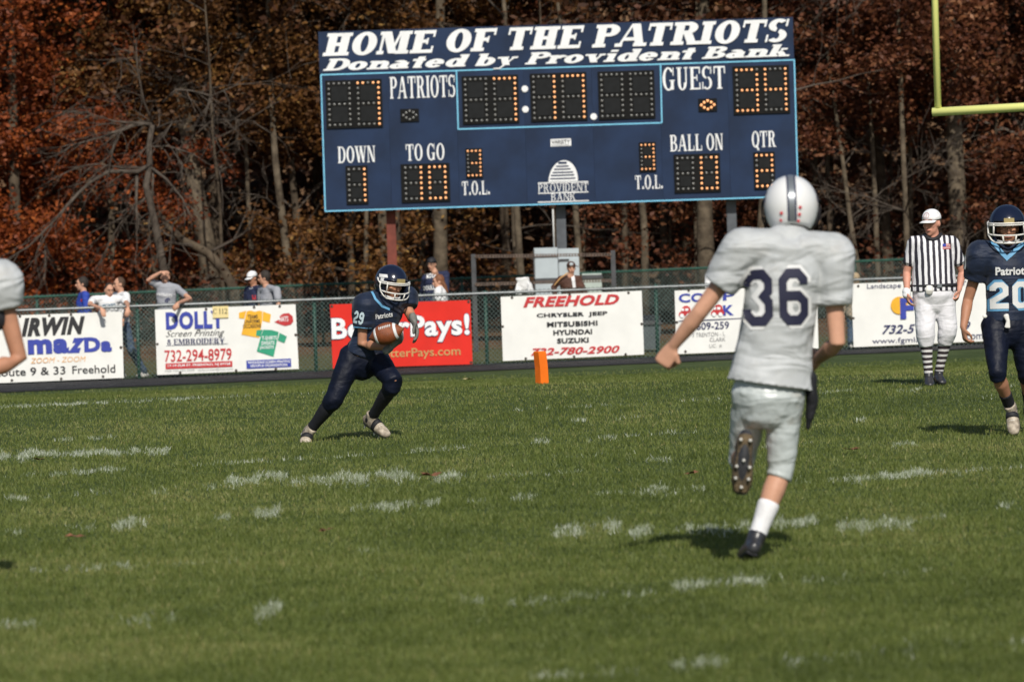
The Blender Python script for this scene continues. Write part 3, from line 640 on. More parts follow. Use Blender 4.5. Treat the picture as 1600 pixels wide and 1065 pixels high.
M_or = mat('pylon_orange', (.85, .17, .01), .55, .08, 6, spec=.3)
py = empty('end_zone_pylon', (p.x, 51, 0), 'orange foam pylon standing on the grass in front of the FREEHOLD banner', 'pylon')
m = MB(); a = math.radians(33); hw = .052
def ringsq(z, k, ox): return [(p.x+ox+k*hw*1.41*math.cos(a+PI/4+i*PI/2), 51+k*hw*1.41*math.sin(a+PI/4+i*PI/2), z) for i in range(4)]
V = ringsq(-.02, 1, .0)+ringsq(.0, 1.02, 0)+ringsq(.16, 1.0, -.003)+ringsq(zt-.012, 1.0, -.016)+ringsq(zt, .88, -.017)
m.add(V, [(i*4+k, i*4+(k+1) % 4, i*4+4+(k+1) % 4, i*4+4+k) for i in range(4) for k in range(4)]+[(16, 17, 18, 19), (3, 2, 1, 0)]); m.build('foam_block', M_or, py)
# ================================================================== THINGS BEHIND THE FENCE
z7 = lambda x, y: (790+x/8.889, 370+y/8.889)
M_cab = mat('cabinet_grey', (.42, .47, .5), .5, .08, 3, spec=.4, bump=.05, bscale=5); M_cabg = mat('cabinet_pale_green', (.4, .46, .42), .5, .1, 3)
M_dst = mat('dark_weathered_steel', (.07, .07, .075), .6, .3, 6, metal=.3); M_rust = mat('perforated_rail_rust', (.13, .09, .07), .7, .4, 20)
Yc = 92.0
cb = empty('electrical_cabinet', (at(866, 430, Yc).x, Yc, -.6), 'tall pale grey electrical cabinet with two doors beneath the scoreboard', 'cabinet')
def ybox(mb, x0, y0, x1, y1, Y, dp=.3):
    a = at(x0, y0, Y); b = at(x1, y1, Y); c = (a+b)/2; hh = abs(a.z-b.z)/2; m_ = Vector
    s = FPX/Y; k = (y1-y0)/s/2; w = (x1-x0)/s/2
    mb.box((c.x-w, Y, c.z-k), (c.x+w, Y+dp, c.z+k))
m = MB(); ybox(m, 835.5, 387, 872, 465, Yc, .35); m.build('cabinet_body', M_cab, cb)
m = MB(); ybox(m, 873, 388, 905.3, 464, Yc+.02, .33); m.build('cabinet_body', M_cab, cb)
m = MB(); ybox(m, 837, 403, 871, 434.5, Yc-.02, .02); m.build('door', M_cab, cb); m = MB(); ybox(m, 874, 403.5, 904, 434.5, Yc-.0, .02); m.build('door', M_cab, cb)
m = MB(); ybox(m, 834.5, 435, 872, 441, Yc-.03, .03); ybox(m, 834, 399.3, 872, 402, Yc-.03, .03); ybox(m, 834, 390, 836, 462, Yc-.03, .03); ybox(m, 872.8, 404.5, 889, 408.5, Yc-.012, .01); m.build('mounting_strut', M_dst, cb)
m = MB(); a = at(866, 389, Yc+.2); b = at(863.8, 327, Yc+.2); m.tube([a, b], .016, 8); m.build('conduit', mat('conduit_white', (.6, .6, .58), .5, .1, 5), cb, True)
m = MB(); ybox(m, 910, 427, 940.5, 468, Yc+.1, .3); lc = empty('junction_box', (at(925, 460, Yc).x, Yc+.1, -.6), 'low pale green junction box right of the man in brown jacket', 'electrical box')
m.build('box_body', M_cabg, lc); m = MB(); ybox(m, 909, 429.5, 941.5, 435, Yc+.07, .03); m.build('dark_band', M_dst, lc)
m = MB(); ybox(m, 912, 468, 938, 512, Yc+.2, .1); m.build('stand', M_dst, lc)
fr = empty('steel_rack', (at(848, 440, 90).x, 90, -.6), 'open rack of two dark steel posts with punched rails around the cabinet', 'rack')
for px, yt in ((739.5, 397), (957.5, 391)):
    a = at(px, yt, 90); m = MB(); m.box((a.x-.045, 89.95, -.8), (a.x+.045, 90.04, a.z)); m.build('post', M_dst, fr)
for (ya, yb) in ((400.5, 397.5), (444, 438)):
    a = at(743, ya, 89.93); b = at(954, yb, 89.93); d = (b-a).normalized(); m = MB(); up = Vector((0, 0, 1))
    for sg in (-1, 1): m.obox((a+b)/2+up*sg*.022, d*((b-a).length/2), Vector((0, .015, 0)), up*.007)
    L = (b-a).length; n = 46
    for i in range(n+1): m.obox(a+d*(L*i/n), d*.014, Vector((0, .012, 0)), up*.016)
    m.build('punched_rail', M_rust, fr)
# white cloth thrown over a low stand
cl = empty('folded_chair', (at(820, 440, 88).x, 88, -.6), 'white cloth bundle draped on a stand left of the grey cabinet', 'cloth')
m = MB(); P = [z7(x, y) for x, y in ((140, 575), (320, 560), (325, 660), (330, 750), (205, 760))]
def slab(mb, pts, Y, th, tilt=0):
    V = [at(x, y, Y+tilt*i) for i, (x, y) in enumerate(pts)]; n = len(V); W2 = [v+Vector((0.02, th, 0)) for v in V]
    mb.add(V+W2, [list(range(n))[::-1], [n+i for i in range(n)]]+[(i, (i+1) % n, n+(i+1) % n, n+i) for i in range(n)])
slab(m, P, 88, .1, .02); slab(m, [z7(x, y) for x, y in ((135, 660), (165, 640), (215, 800), (140, 810))], 87.97, .2); slab(m, [z7(x, y) for x, y in ((310, 640), (345, 640), (385, 740), (380, 790), (300, 790))], 87.95, .25)
o = m.build('cloth', mat('white_cloth', (.72, .72, .72), .9, .08, 6), cl); organic(o, .02, 3, .5, .06, .15)
m = MB(); a = at(818, 455, 88.05)
for sx in (-.12, .12): m.tube([Vector((a.x+sx, 88.06, -.6)), Vector((a.x+sx, 88.06, a.z))], .015, 6)
m.build('stand', M_dst, cl)
# wheelie bin
Yb = 85.0; a = at(1007, 510, Yb); b = at(1031, 500, Yb); zb = hz(a.x, Yb); bn = empty('wheeled_bin', ((a.x+b.x)/2, Yb, zb), 'grey wheeled bin with black lid behind the fence right of the FREEHOLD banner', 'bin')
m = MB(); zt = at(1018, 507, Yb).z; x0, x1 = a.x-.15, b.x+.02
m.add([(x0+.05, Yb+.05, zb+.05), (x1-.04, Yb+.05, zb+.05), (x1-.04, Yb+.5, zb+.05), (x0+.05, Yb+.5, zb+.05), (x0, Yb, zt), (x1, Yb, zt), (x1, Yb+.6, zt), (x0, Yb+.6, zt)], [(3,2,1,0),(4,5,6,7),(0,1,5,4),(1,2,6,5),(2,3,7,6),(3,0,4,7)])
m.build('bin_body', mat('bin_grey', (.1, .12, .13), .5, .15, 5), bn)
m = MB(); m.add([(x0-.03, Yb-.04, zt+.004), (x1+.03, Yb-.04, zt+.004), (x1+.03, Yb+.62, zt+.004), (x0-.03, Yb+.62, zt+.004), (x0+.02, Yb, zt+.07), (x1-.02, Yb, zt+.07), (x1-.02, Yb+.6, zt+.17), (x0+.02, Yb+.6, zt+.17)], [(3,2,1,0),(4,5,6,7),(0,1,5,4),(1,2,6,5),(2,3,7,6),(3,0,4,7)]); m.build('lid', M_blk, bn)
m = MB()
for xx in (x0+.06, x1-.06): m.loft([(xx-.03, Yb+.52, zb+.1), (xx+.03, Yb+.52, zb+.1)], [.1, .1], (0, 0, 1), 14, False)
m.build('wheels', M_blk, bn)
# ================================================================== WOODS
M_bark = mat('bark_grey_brown', (.11, .085, .06), .95, .3, 3, bump=.9, bscale=14, col2=(.04, .03, .022), spec=.1)
M_bark2 = mat('bark_pale', (.15, .12, .085), .95, .3, 4, bump=.8, bscale=18, col2=(.06, .047, .034), spec=.1)
M_twig = mat('twig_grey', (.115, .095, .078), .9, .3, 4, spec=.1, col2=(.055, .044, .036))
LEAF = {
 'orange': tintmat('leaves_orange', [(0, (.09, .02, .006)), (1, (.46, .15, .035)), (.45, (.23, .05, .012)), (.8, (.34, .088, .018))]),
 'gold': tintmat('leaves_gold_brown', [(0, (.07, .03, .01)), (1, (.34, .2, .06)), (.5, (.145, .062, .018)), (.8, (.22, .105, .028))]),
 'red': tintmat('leaves_red_brown', [(0, (.06, .018, .009)), (1, (.34, .17, .09)), (.5, (.13, .042, .018)), (.8, (.19, .075, .03))]),
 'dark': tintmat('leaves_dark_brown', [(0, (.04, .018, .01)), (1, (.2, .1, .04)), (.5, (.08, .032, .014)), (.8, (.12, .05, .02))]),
}
def leaves(centers, per, spread, size, flat=.7, seed=0):
    g = np.random.default_rng(seed); C_ = np.repeat(np.asarray(centers, float), per, axis=0); n = len(C_)
    C_ = C_+g.normal(size=(n, 3))*np.array([spread, spread, spread*flat])
    s = size*g.uniform(.6, 1.35, n)[:, None]
    a = g.normal(size=(n, 3)); a /= np.linalg.norm(a, axis=1)[:, None]; a[:, 2] *= .7
    b = np.cross(a, g.normal(size=(n, 3))); b /= np.linalg.norm(b, axis=1)[:, None]
    V = np.stack([C_-a*s*.55, C_+b*s*.3+a*s*.05, C_+a*s*.55, C_-b*s*.3-a*s*.05], 1).reshape(-1, 3)
    F = np.arange(n*4).reshape(-1, 4); t = np.repeat(np.clip(g.beta(1.6, 2.6, n)+np.repeat(g.normal(0, .12, len(centers)), per), 0, 1), 4)
    return V, F, t
def crown(root, pal, sets, seed):
    """sets: list of (n clumps, per, spread, size, (x0,x1),(y0,y1),(z0,z1)) world ranges"""
    g = np.random.default_rng(seed); Vs = []; Fs = []; Ts = []; k = 0
    for (n, per, sp, size, X, Y, Z) in sets:
        c = np.stack([g.normal((X[0]+X[1])/2, (X[1]-X[0])/3.6, n), g.normal((Y[0]+Y[1])/2, (Y[1]-Y[0])/3.6, n), g.uniform(Z[0], Z[1], n)], 1)
        V, F, t = leaves(c, per, sp, size, seed=seed+n); Vs.append(V); Fs.append(F+k); Ts.append(t); k += len(V)
    return npmesh('crown', np.vstack(Vs), np.vstack(Fs), LEAF[pal], root, np.concatenate(Ts))
def limb(mb, p, d, L, r, depth, g, droop=0.0, nside=5):
    n = 5; pts = [p.copy()]; rr = [r]; q = p.copy(); d = d.normalized()
    for i in range(n):
        d = (d+Vector((g.normal(0, .16), g.normal(0, .16), g.normal(0, .12)-droop))).normalized(); q = q+d*(L/n); pts.append(q.copy()); rr.append(r*(1-.75*(i+1)/n))
        if depth > 0 and i > 0:
            for _ in range(2 if depth > 1 else 1):
                nd = (d+Vector(g.normal(0, .55, 3))).normalized(); limb(mb, q, nd, L*g.uniform(.35, .6), max(.006, rr[-1]*.6), depth-1, g, droop*.7, 4 if depth > 1 else 3)
    mb.tube(pts, rr, nside)
def trunk_px(mb, pts, Y, r0, r1, n=10):
    W_ = [at(x, y, Y) for x, y in pts]; g0 = W_[0]; g0 = Vector((g0.x, Y, hz(g0.x, Y)-.3)); W_ = [g0]+W_; k = len(W_)
    mb.tube(W_, [r0*1.25]+[r0+(r1-r0)*i/(k-2) for i in range(k-1)], n); return W_
def tree(px, Y, r, H, pal, sets, label, seed, lean=0, depth=2, nl=7, bark=None, group=None, droop=0., pts=None, z0=3.0):
    g = np.random.default_rng(seed); b = at(px, 430, Y); bx = b.x; gz = hz(bx, Y)
    root = empty('tree', (bx, Y, gz), label, 'tree', group); m = MB()
    if pts: P = trunk_px(m, pts, Y, r, r*.55); top = P[-1]; P2 = [top]
    else:
        P = [Vector((bx, Y, gz-.3))]; x = bx; y = Y
        for i in range(1, 8):
            x += lean*H/7+g.normal(0, .05); y += g.normal(0, .05); P.append(Vector((x, y, gz+H*i/7)))
        m.tube(P, [r*1.3]+[r*(1-.11*i) for i in range(1, 8)], 10)
    m2 = MB(); LM = []
    for i in range(nl):
        k = g.uniform(0, 1); zz = z0+(H-z0)*k*.8; f = max(0, min(.999, (zz-gz)/H))*(len(P)-1)
        i0 = min(len(P)-2, int(f)); q = P[i0].lerp(P[i0+1], f-i0) if not pts else P[min(len(P)-1, 1+int(k*(len(P)-1)))]
        a = g.uniform(0, 2*PI); limb(m2, q, Vector((math.cos(a), math.sin(a)*.8-.2, g.uniform(.1, .8))), g.uniform(1.6, 3.2)*(1 if H > 8 else .6), r*g.uniform(.2, .36), depth, g, droop); LM.append(m2); m2 = MB()
    m.build('trunk', bark or M_bark, root, True)
    for q in LM: q.build('limb', M_twig, root)
    if sets:
        S = [(n, per, sp, sz, (bx+x0, bx+x1), (Y+y0, Y+y1), (zz0, zz1)) for (n, per, sp, sz, x0, x1, y0, y1, zz0, zz1) in sets]
        crown(root, pal, S, seed)
    return root
UP = lambda n=26: (n, 60, .8, .42, -3.2, 3.2, -3, 3, 8.8, 17)      # the high canopy above the frame
def LOW(n, z0, z1, w=2.6, per=190, sz=.135, sp=.31): return (n, per, sp, sz, -w, w, -1.6, 1.6, z0, z1)
# left: orange beeches with foliage to the ground
tree(25, 108, .16, 15, 'orange', [UP(), LOW(75, 1.6, 9, 2.8), LOW(22, -.2, 2, 2.6)], 'orange beech at the left edge of the photo, leafy down to the fence', 1)
tree(130, 111, .17, 15, 'orange', [UP(), LOW(70, 2.5, 9, 2.6), LOW(14, 0, 2, 2.4)], 'orange beech behind the bare arching branches', 2)
tree(235, 113, .14, 14, 'orange', [UP(), LOW(34, 4.2, 9, 2.2), LOW(7, .2, 2.2, 2)], 'thin orange beech standing behind the shading spectator', 3)
# arching bare tree
def bare_arch():
    Y = 105; g = np.random.default_rng(5); b = at(250, 440, Y); root = empty('tree', (b.x, Y, hz(b.x, Y)), 'bare grey tree with long arching drooping branches at left', 'tree'); m = MB()
    def pth(pts, r0, r1, dy=0, n=6):
        P = [at(x, y, Y+dy*i/len(pts)) for i, (x, y) in enumerate(pts)]
        m.tube(P, [r0+(r1-r0)*i/(len(P)-1) for i in range(len(P))], n); return P
    T0 = pth([(262, 465), (252, 400), (240, 340), (228, 290), (234, 255), (233, 225), (238, 195)], .1, .06, 0, 8)
    arcs = [([(238, 195), (215, 193), (190, 203), (160, 214), (120, 225), (85, 245)], .06, .012), ([(236, 258), (215, 268), (170, 268), (140, 285), (110, 315), (80, 350), (45, 385), (5, 408)], .07, .012),
            ([(236, 262), (260, 280), (285, 310), (300, 345)], .04, .01), ([(214, 270), (213, 310), (213, 360)], .05, .01), ([(240, 262), (238, 300), (232, 350), (238, 420)], .03, .008),
            ([(245, 200), (270, 190), (255, 215), (285, 255)], .03, .008), ([(255, 160), (275, 140), (300, 142), (330, 150), (372, 132)], .03, .01), ([(330, 150), (322, 175), (318, 200), (340, 218)], .035, .01),
            ([(318, 200), (330, 188), (365, 187), (400, 190)], .02, .006), ([(230, 230), (262, 228), (300, 240), (345, 268)], .025, .007), ([(190, 203), (178, 225), (172, 258)], .03, .008),
            ([(238, 262), (190, 262), (150, 256), (105, 262)], .03, .007), ([(236, 195), (180, 190), (140, 178), (130, 165)], .03, .007), ([(240, 195), (225, 160), (215, 110), (212, 60)], .03, .01),
            ([(70, 385), (72, 400), (70, 440)], .02, .008), ([(240, 300), (200, 330), (170, 380), (160, 420)], .03, .008), ([(290, 330), (270, 350), (265, 400), (262, 440)], .025, .006)]
    for i, (pts, r0, r1) in enumerate(arcs):
        P = pth(pts, r0, r1, g.uniform(-1.2, .8))
        for k in range(1, len(P)):
            for _ in range(3):
                q = P[k-1].lerp(P[k], g.uniform(0, 1)); d = (P[k]-P[k-1]).normalized()
                limb(m, q, d*.8+Vector((g.normal(-.25, .5), g.normal(0, .4), g.normal(-.2, .45))), g.uniform(.5, 1.25), .013, 1, g, .07, 4)
    m.build('trunk', M_twig, root, True)
bare_arch()
tree(300, 110, .24, 15, 'gold', [UP(24), LOW(46, 4.3, 9.2, 3.2)], 'thick pale grey trunk left of the scoreboard, first of a close pair', 6, bark=M_bark2, pts=[(327, 430), (322, 380), (306, 300), (296, 230), (285, 160), (276, 60), (265, -120), (255, -350)], nl=6)
tree(340, 112, .2, 15, 'gold', [UP(20), LOW(46, 4.6, 9, 3.4)], 'grey trunk standing just right of the thick pale trunk at left', 7, pts=[(340, 430), (335, 330), (332, 260), (322, 110), (318, 0), (310, -300)], nl=6)
tree(366, 107, .13, 4, 'dark', [], 'leaning crooked trunk bent over to the left behind the printing banner', 8, pts=[(366, 452), (348, 420), (325, 395), (305, 385), (285, 375), (262, 352), (246, 332)], nl=3, depth=1)
tree(440, 109, .1, 14, 'gold', [UP(20), LOW(40, 4.2, 9, 2.8), LOW(8, .5, 2.6, 1.6)], 'slim straight trunk close left of the scoreboard', 9, pts=[(452, 430), (440, 330), (430, 250), (425, 170), (420, 60), (415, -300)], bark=M_bark2)
tree(465, 111, .1, 14, 'gold', [UP(20), LOW(40, 3.8, 9, 2.6), LOW(8, .2, 2.4, 1.6)], 'slim leaning trunk at the left edge of the scoreboard', 10, pts=[(468, 430), (462, 330), (452, 220), (450, 100), (445, -300)])
tree(550, 112, .12, 15, 'gold', [UP(), LOW(20, 6, 9.5, 2.6), LOW(7, .2, 3, 2)], 'brown leaved tree behind the left end of the scoreboard', 11)
tree(600, 110, .14, 15, 'gold', [UP(20), LOW(16, 6.3, 9.5, 2.6), LOW(3, .5, 3, 2)], 'grey trunk just left of the red scoreboard post', 12, bark=M_bark2)
tree(684, 109, .19, 15, 'gold', [UP(20), LOW(16, 6.3, 9.5, 2.6), LOW(5, .2, 3, 2)], 'stout grey trunk behind the spectator in navy sweatshirt', 13, bark=M_bark2)
tree(790, 112, .13, 15, 'gold', [UP(20), LOW(18, 6.5, 9.5, 2.6), LOW(4, .2, 3, 2)], 'trunk behind the left rack post under the scoreboard', 14)
tree(815, 108.5, .1, 15, 'gold', [UP(14), LOW(6, 6.5, 9.5, 2.2)], 'trunk close left of the grey cabinet', 15, bark=M_bark2, lean=-.02)
tree(915, 107, .09, 11, 'red', [UP(10), LOW(4, .2, 3, 1.4)], 'thin forked trunk right of the grey cabinet', 16, bark=M_bark2, lean=-.07, z0=1.2)
tree(975, 111, .13, 15, 'red', [UP(20), LOW(16, 6.4, 9.5, 2.6), LOW(5, .2, 3.2, 2)], 'trunk behind the right rack post under the scoreboard', 17)
tree(1105, 107.5, .22, 16, 'red', [UP(22), LOW(20, 6.3, 9.5, 2.8), LOW(3, .6, 3.4, 2)], 'stout pale trunk under the right part of the scoreboard', 18, bark=M_bark2)
tree(1040, 113, .11, 15, 'red', [UP(14), LOW(8, 6.3, 9, 2.6), LOW(10, .0, 3.2, 1.8)], 'slim trunk behind the scoreboard between rack and stout pale trunk', 19)
# right
tree(1275, 111, .12, 15, 'red', [UP(20), LOW(55, 4., 9.2, 2.4), LOW(10, .2, 3.5, 2.2)], 'red brown tree at the right end of the scoreboard', 20)
tree(1325, 107, .065, 9, 'red', [LOW(26, 3.6, 8, 1.6)], 'sapling with pale crooked stem right of the white helmet', 21, bark=M_bark2, pts=[(1342, 430), (1328, 340), (1318, 260), (1305, 170), (1292, 80)], nl=9, z0=1)
tree(1370, 108, .07, 10, 'red', [LOW(30, 3.6, 8.6, 1.8)], 'thin pale stem second to the right of the white helmet', 22, bark=M_bark2, pts=[(1372, 430), (1368, 330), (1364, 240), (1358, 140), (1352, 30)], nl=9, z0=1)
tree(1392, 111, .15, 15, 'red', [UP(20), LOW(55, 4.2, 9, 2.6), LOW(3, .3, 3, 2)], 'brown trunk left of the referee', 23, pts=[(1388, 430), (1382, 330), (1372, 230), (1362, 100), (1350, -300)])
tree(1420, 106.5, .075, 12, 'red', [UP(10), LOW(30, 3.9, 8.8, 1.8)], 'thin pale stem directly left of the referee', 24, bark=M_bark2, pts=[(1420, 430), (1415, 330), (1411, 230), (1407, 120), (1402, 0), (1398, -200)], nl=8, z0=1)
tree(1492, 108, .24, 17, 'red', [UP(28), LOW(40, 4.6, 9.2, 2.8), LOW(3, .4, 3, 2)], 'stout grey trunk behind the referee and the goal post', 25, bark=M_bark2, pts=[(1500, 430), (1497, 330), (1492, 230), (1488, 120), (1482, 0), (1475, -300)])
tree(1560, 111, .12, 15, 'red', [UP(24), LOW(60, 3.6, 9.2, 2.6), LOW(6, .2, 3.4, 2)], 'red brown tree behind the goal crossbar', 26)
tree(1640, 109, .16, 15, 'red', [UP(24), LOW(60, 2.5, 9.2, 2.6), LOW(7, .2, 3.4, 2)], 'red brown tree beyond the right edge of the goal', 27)
tree(-70, 109, .16, 15, 'orange', [UP(), LOW(60, .5, 9, 2.6)], 'orange beech beyond the left edge of the banner', 28)
for px, Y_, pal, sd, wh in ((-180, 110, 'orange', 29, 'orange tree second beyond the left edge of the view'), (-300, 108, 'gold', 30, 'golden brown tree farthest beyond the left edge of the view'), (1750, 110, 'red', 31, 'red brown tree second beyond the right edge of the view'), (1870, 109, 'gold', 32, 'golden brown tree farthest beyond the right edge of the view')):
    tree(px, Y_, .16, 15, pal, [UP(18), LOW(45, .5, 9, 2.6, 120, .17)], wh, sd, group='woods continuing outside the view')
DEEP = {60: 'above the left end of the IRWIN banner', 200: 'behind the arching bare branches', 380: 'above the cap of the white capped spectator', 500: 'at the left edge of the scoreboard', 620: 'behind the red scoreboard post', 735: 'between the navy sweatshirt and the left rack post',
        860: 'behind the grey cabinet', 940: 'behind the low junction box', 1070: 'left of the stout pale trunk under the board', 1180: 'behind the helmet of player 36', 1300: 'right of the scoreboard', 1450: 'behind the referee', 1530: 'between referee and player 20'}
for px, Y_ in ((60, 117), (200, 118), (380, 117), (500, 118), (620, 118), (735, 118), (860, 118), (940, 117), (1070, 118), (1180, 118), (1300, 117), (1450, 118), (1530, 118)):
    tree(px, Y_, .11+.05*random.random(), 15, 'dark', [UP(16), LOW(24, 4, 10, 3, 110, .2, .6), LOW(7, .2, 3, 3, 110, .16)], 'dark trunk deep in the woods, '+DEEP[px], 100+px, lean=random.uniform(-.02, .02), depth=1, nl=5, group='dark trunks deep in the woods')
# slim stems behind: copies of four
pro = []
for i in range(4):
    pro.append(tree(120+i*30, 121, .05+.015*i, 11+i, 'dark', [LOW(10, 5, 10, 1.6, 60, .2)], 'slim stem among the dark undergrowth of the woods', 60+i, lean=(-.03, .04, 0, -.05)[i], depth=1, nl=7, group='slim stems in the undergrowth', bark=M_bark2 if i % 2 else M_bark, z0=.8))
for i in range(44):
    s = pro[i % 4]; px = -150+i*43+random.uniform(-20, 20); Y_ = random.uniform(104.5, 126); x = at(px, 430, Y_).x
    c = s.copy(); COL.objects.link(c); c.location = (x, Y_, hz(x, Y_)); c.rotation_euler.z = random.uniform(0, 6.28); c.scale = (1, 1, random.uniform(.8, 1.1))
    for ch in s.children:
        k = ch.copy(); COL.objects.link(k); k.parent = c
# undergrowth and the far mass of the wood
g = np.random.default_rng(77); n = 130; c = np.stack([g.uniform(-24, 24, n), g.uniform(106, 116, n), np.zeros(n)], 1); c[:, 2] = -.4+g.gamma(1.3, .42, n)
V, F, t = leaves(c, 70, .38, .13, seed=3); npmesh('undergrowth', V, F, LEAF['red'], None, t, 'low brown brush along the edge of the woods', 'stuff')['category'] = 'brush'
n = 1500; c = np.stack([g.uniform(-42, 42, n), g.uniform(122, 146, n), g.uniform(-.3, 21, n)], 1)
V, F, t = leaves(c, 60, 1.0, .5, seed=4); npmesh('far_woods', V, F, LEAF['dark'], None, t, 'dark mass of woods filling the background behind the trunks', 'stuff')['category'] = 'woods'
# ================================================================== PEOPLE
SKIN = mat('skin_fair', (.56, .30, .2), .55, .12, 14, bump=.05, bscale=120, spec=.35); SKINT = mat('skin_tanned', (.42, .2, .12), .55, .12, 14, bump=.05, bscale=120, spec=.35)
SKINR = mat('skin_ruddy', (.58, .28, .2), .55, .15, 14, spec=.35)
EYE = mat('eye_dark', (.07, .045, .035), .3, .1, 9); LIP = mat('lips', (.38, .13, .1), .5, .1, 9)
HAIRD = mat('hair_dark', (.025, .017, .012), .7, .4, 60, bump=.5, bscale=90); HAIRB = mat('hair_brown', (.085, .045, .025), .7, .4, 60, bump=.5, bscale=90); HAIRR = mat('hair_auburn', (.2, .075, .03), .6, .4, 40, bump=.5, bscale=90); HAIRF = mat('hair_blond', (.4, .3, .18), .7, .3, 60, bump=.5, bscale=90)
M_jn = mat('jersey_navy', (.005, .013, .038), .65, .25, 12, wrinkle=.35, bump=.15, bscale=70, spec=.4, sheen=.1); M_pn = mat('pants_navy', (.0035, .006, .018), .55, .25, 9, wrinkle=.16, bump=.1, bscale=60, spec=.25)
M_jw = mat('jersey_pale_grey', (.48, .50, .515), .55, .1, 7, wrinkle=.42, bump=.06, bscale=60, spec=.35, sheen=.1, col2=(.42, .435, .44), stain=.22); M_pg = mat('pants_silver_grey', (.53, .575, .58), .38, .2, 5, wrinkle=.2, bump=.04, bscale=50, spec=.5, col2=(.42, .455, .45), stain=.8)
M_hn = mat('helmet_navy', (.008, .012, .03), .18, .1, 4, spec=.6); M_hw = mat('helmet_white', (.72, .72, .72), .25, .05, 5, spec=.6)
M_mask = mat('facemask_white', (.72, .7, .66), .35, .08, 9, spec=.5); M_silv = mat('helmet_silver_stripe', (.22, .24, .26), .3, .1, 9, metal=.4)
M_lb = mat('trim_light_blue', (.12, .33, .55), .6, .1, 9); M_dk = mat('undershirt_black', (.012, .012, .016), .7, .2, 12); M_goldp = mat('gold_plate', (.42, .33, .15), .45, .2, 20)
M_sockb = mat('sock_black', (.005, .006, .011), .8, .2, 30, bump=.2, bscale=120); M_sockw = mat('sock_white', (.74, .74, .76), .85, .08, 20, bump=.25, bscale=120); M_cleat = mat('cleat_tan_white', (.5, .43, .34), .6, .5, 25, col2=(.2, .16, .12)); M_cleatb = mat('cleat_black', (.03, .03, .035), .35, .3, 20, spec=.6)
M_sole = mat('muddy_sole', (.13, .09, .045), .8, .5, 22, bump=.6, bscale=60, col2=(.055, .04, .022)); M_stud = mat('stud_white', (.7, .68, .62), .4, .1, 9); M_dirt = mat('grass_stain', (.2, .14, .08), .9, .3, 20)
M_ww = mat('shirt_white', (.74, .74, .75), .8, .06, 9, wrinkle=.35, bump=.15, bscale=60); M_bls = mat('shirt_royal_blue', (.022, .055, .36), .8, .15, 9, wrinkle=.35, bump=.15, bscale=60); M_gs = mat('shirt_heather_grey', (.31, .32, .355), .85, .12, 60, wrinkle=.35, bump=.15, bscale=60)
M_nvy = mat('sweatshirt_navy', (.014, .02, .06), .85, .2, 9, wrinkle=.35, bump=.15, bscale=60); M_brn = mat('jacket_brown', (.075, .028, .016), .75, .25, 9, wrinkle=.35, bump=.15, bscale=60); M_jean = mat('jeans_blue', (.06, .095, .16), .85, .35, 12, wrinkle=.35, bump=.2, bscale=90); M_jeand = mat('jeans_dark', (.025, .035, .055), .85, .35, 12, wrinkle=.35, bump=.2, bscale=90)
M_khk = mat('jacket_sand', (.4, .33, .24), .85, .2, 9, wrinkle=.35); M_refp = mat('trousers_white', (.74, .73, .77), .7, .06, 9, wrinkle=.16, bump=.15, bscale=40); M_ball = mat('football_leather', (.24, .065, .022), .42, .2, 30, bump=.4, bscale=160, spec=.5); M_glv = mat('glove_grey', (.2, .2, .18), .7, .4, 18, col2=(.09, .09, .08))
def stripemat(name, axis, freq, a, b, duty=.5, off=0.0):
    m = bpy.data.materials.new(name); m.use_nodes = True; n = m.node_tree; p = n.nodes['Principled BSDF']; p.inputs['Roughness'].default_value = .75
    tc = n.nodes.new('ShaderNodeTexCoord'); sx = n.nodes.new('ShaderNodeSeparateXYZ'); n.links.new(tc.outputs['Object'], sx.inputs[0])
    no = n.nodes.new('ShaderNodeTexNoise'); no.inputs['Scale'].default_value = 7; n.links.new(tc.outputs['Object'], no.inputs['Vector'])
    f = n.nodes.new('ShaderNodeMath'); f.operation = 'MULTIPLY_ADD'; f.inputs[1].default_value = .02; n.links.new(no.outputs['Fac'], f.inputs[0]); n.links.new(sx.outputs[axis], f.inputs[2])
    k = n.nodes.new('ShaderNodeMath'); k.operation = 'MULTIPLY_ADD'; k.inputs[1].default_value = freq; k.inputs[2].default_value = 100+off; n.links.new(f.outputs[0], k.inputs[0])
    fr = n.nodes.new('ShaderNodeMath'); fr.operation = 'FRACT'; n.links.new(k.outputs[0], fr.inputs[0])
    g = n.nodes.new('ShaderNodeMath'); g.operation = 'GREATER_THAN'; g.inputs[1].default_value = duty; n.links.new(fr.outputs[0], g.inputs[0])
    mx = n.nodes.new('ShaderNodeMix'); mx.data_type = 'RGBA'; mx.inputs[6].default_value = (*a, 1); mx.inputs[7].default_value = (*b, 1)
    n.links.new(g.outputs[0], mx.inputs[0]); n.links.new(mx.outputs[2], p.inputs['Base Color']); return m
M_str = stripemat('referee_stripes', 0, 17.5, (.02, .018, .03), (.74, .73, .76), .5, .1); M_strsock = stripemat('striped_sock', 2, 19, (.03, .02, .025), (.72, .7, .7), .55)
UPV = Vector((0, 0, 1))
def basis(F, U=UPV):
    F = Vector(F).normalized(); U = Vector(U); U = (U-F*U.dot(F)).normalized(); return F, F.cross(U), U
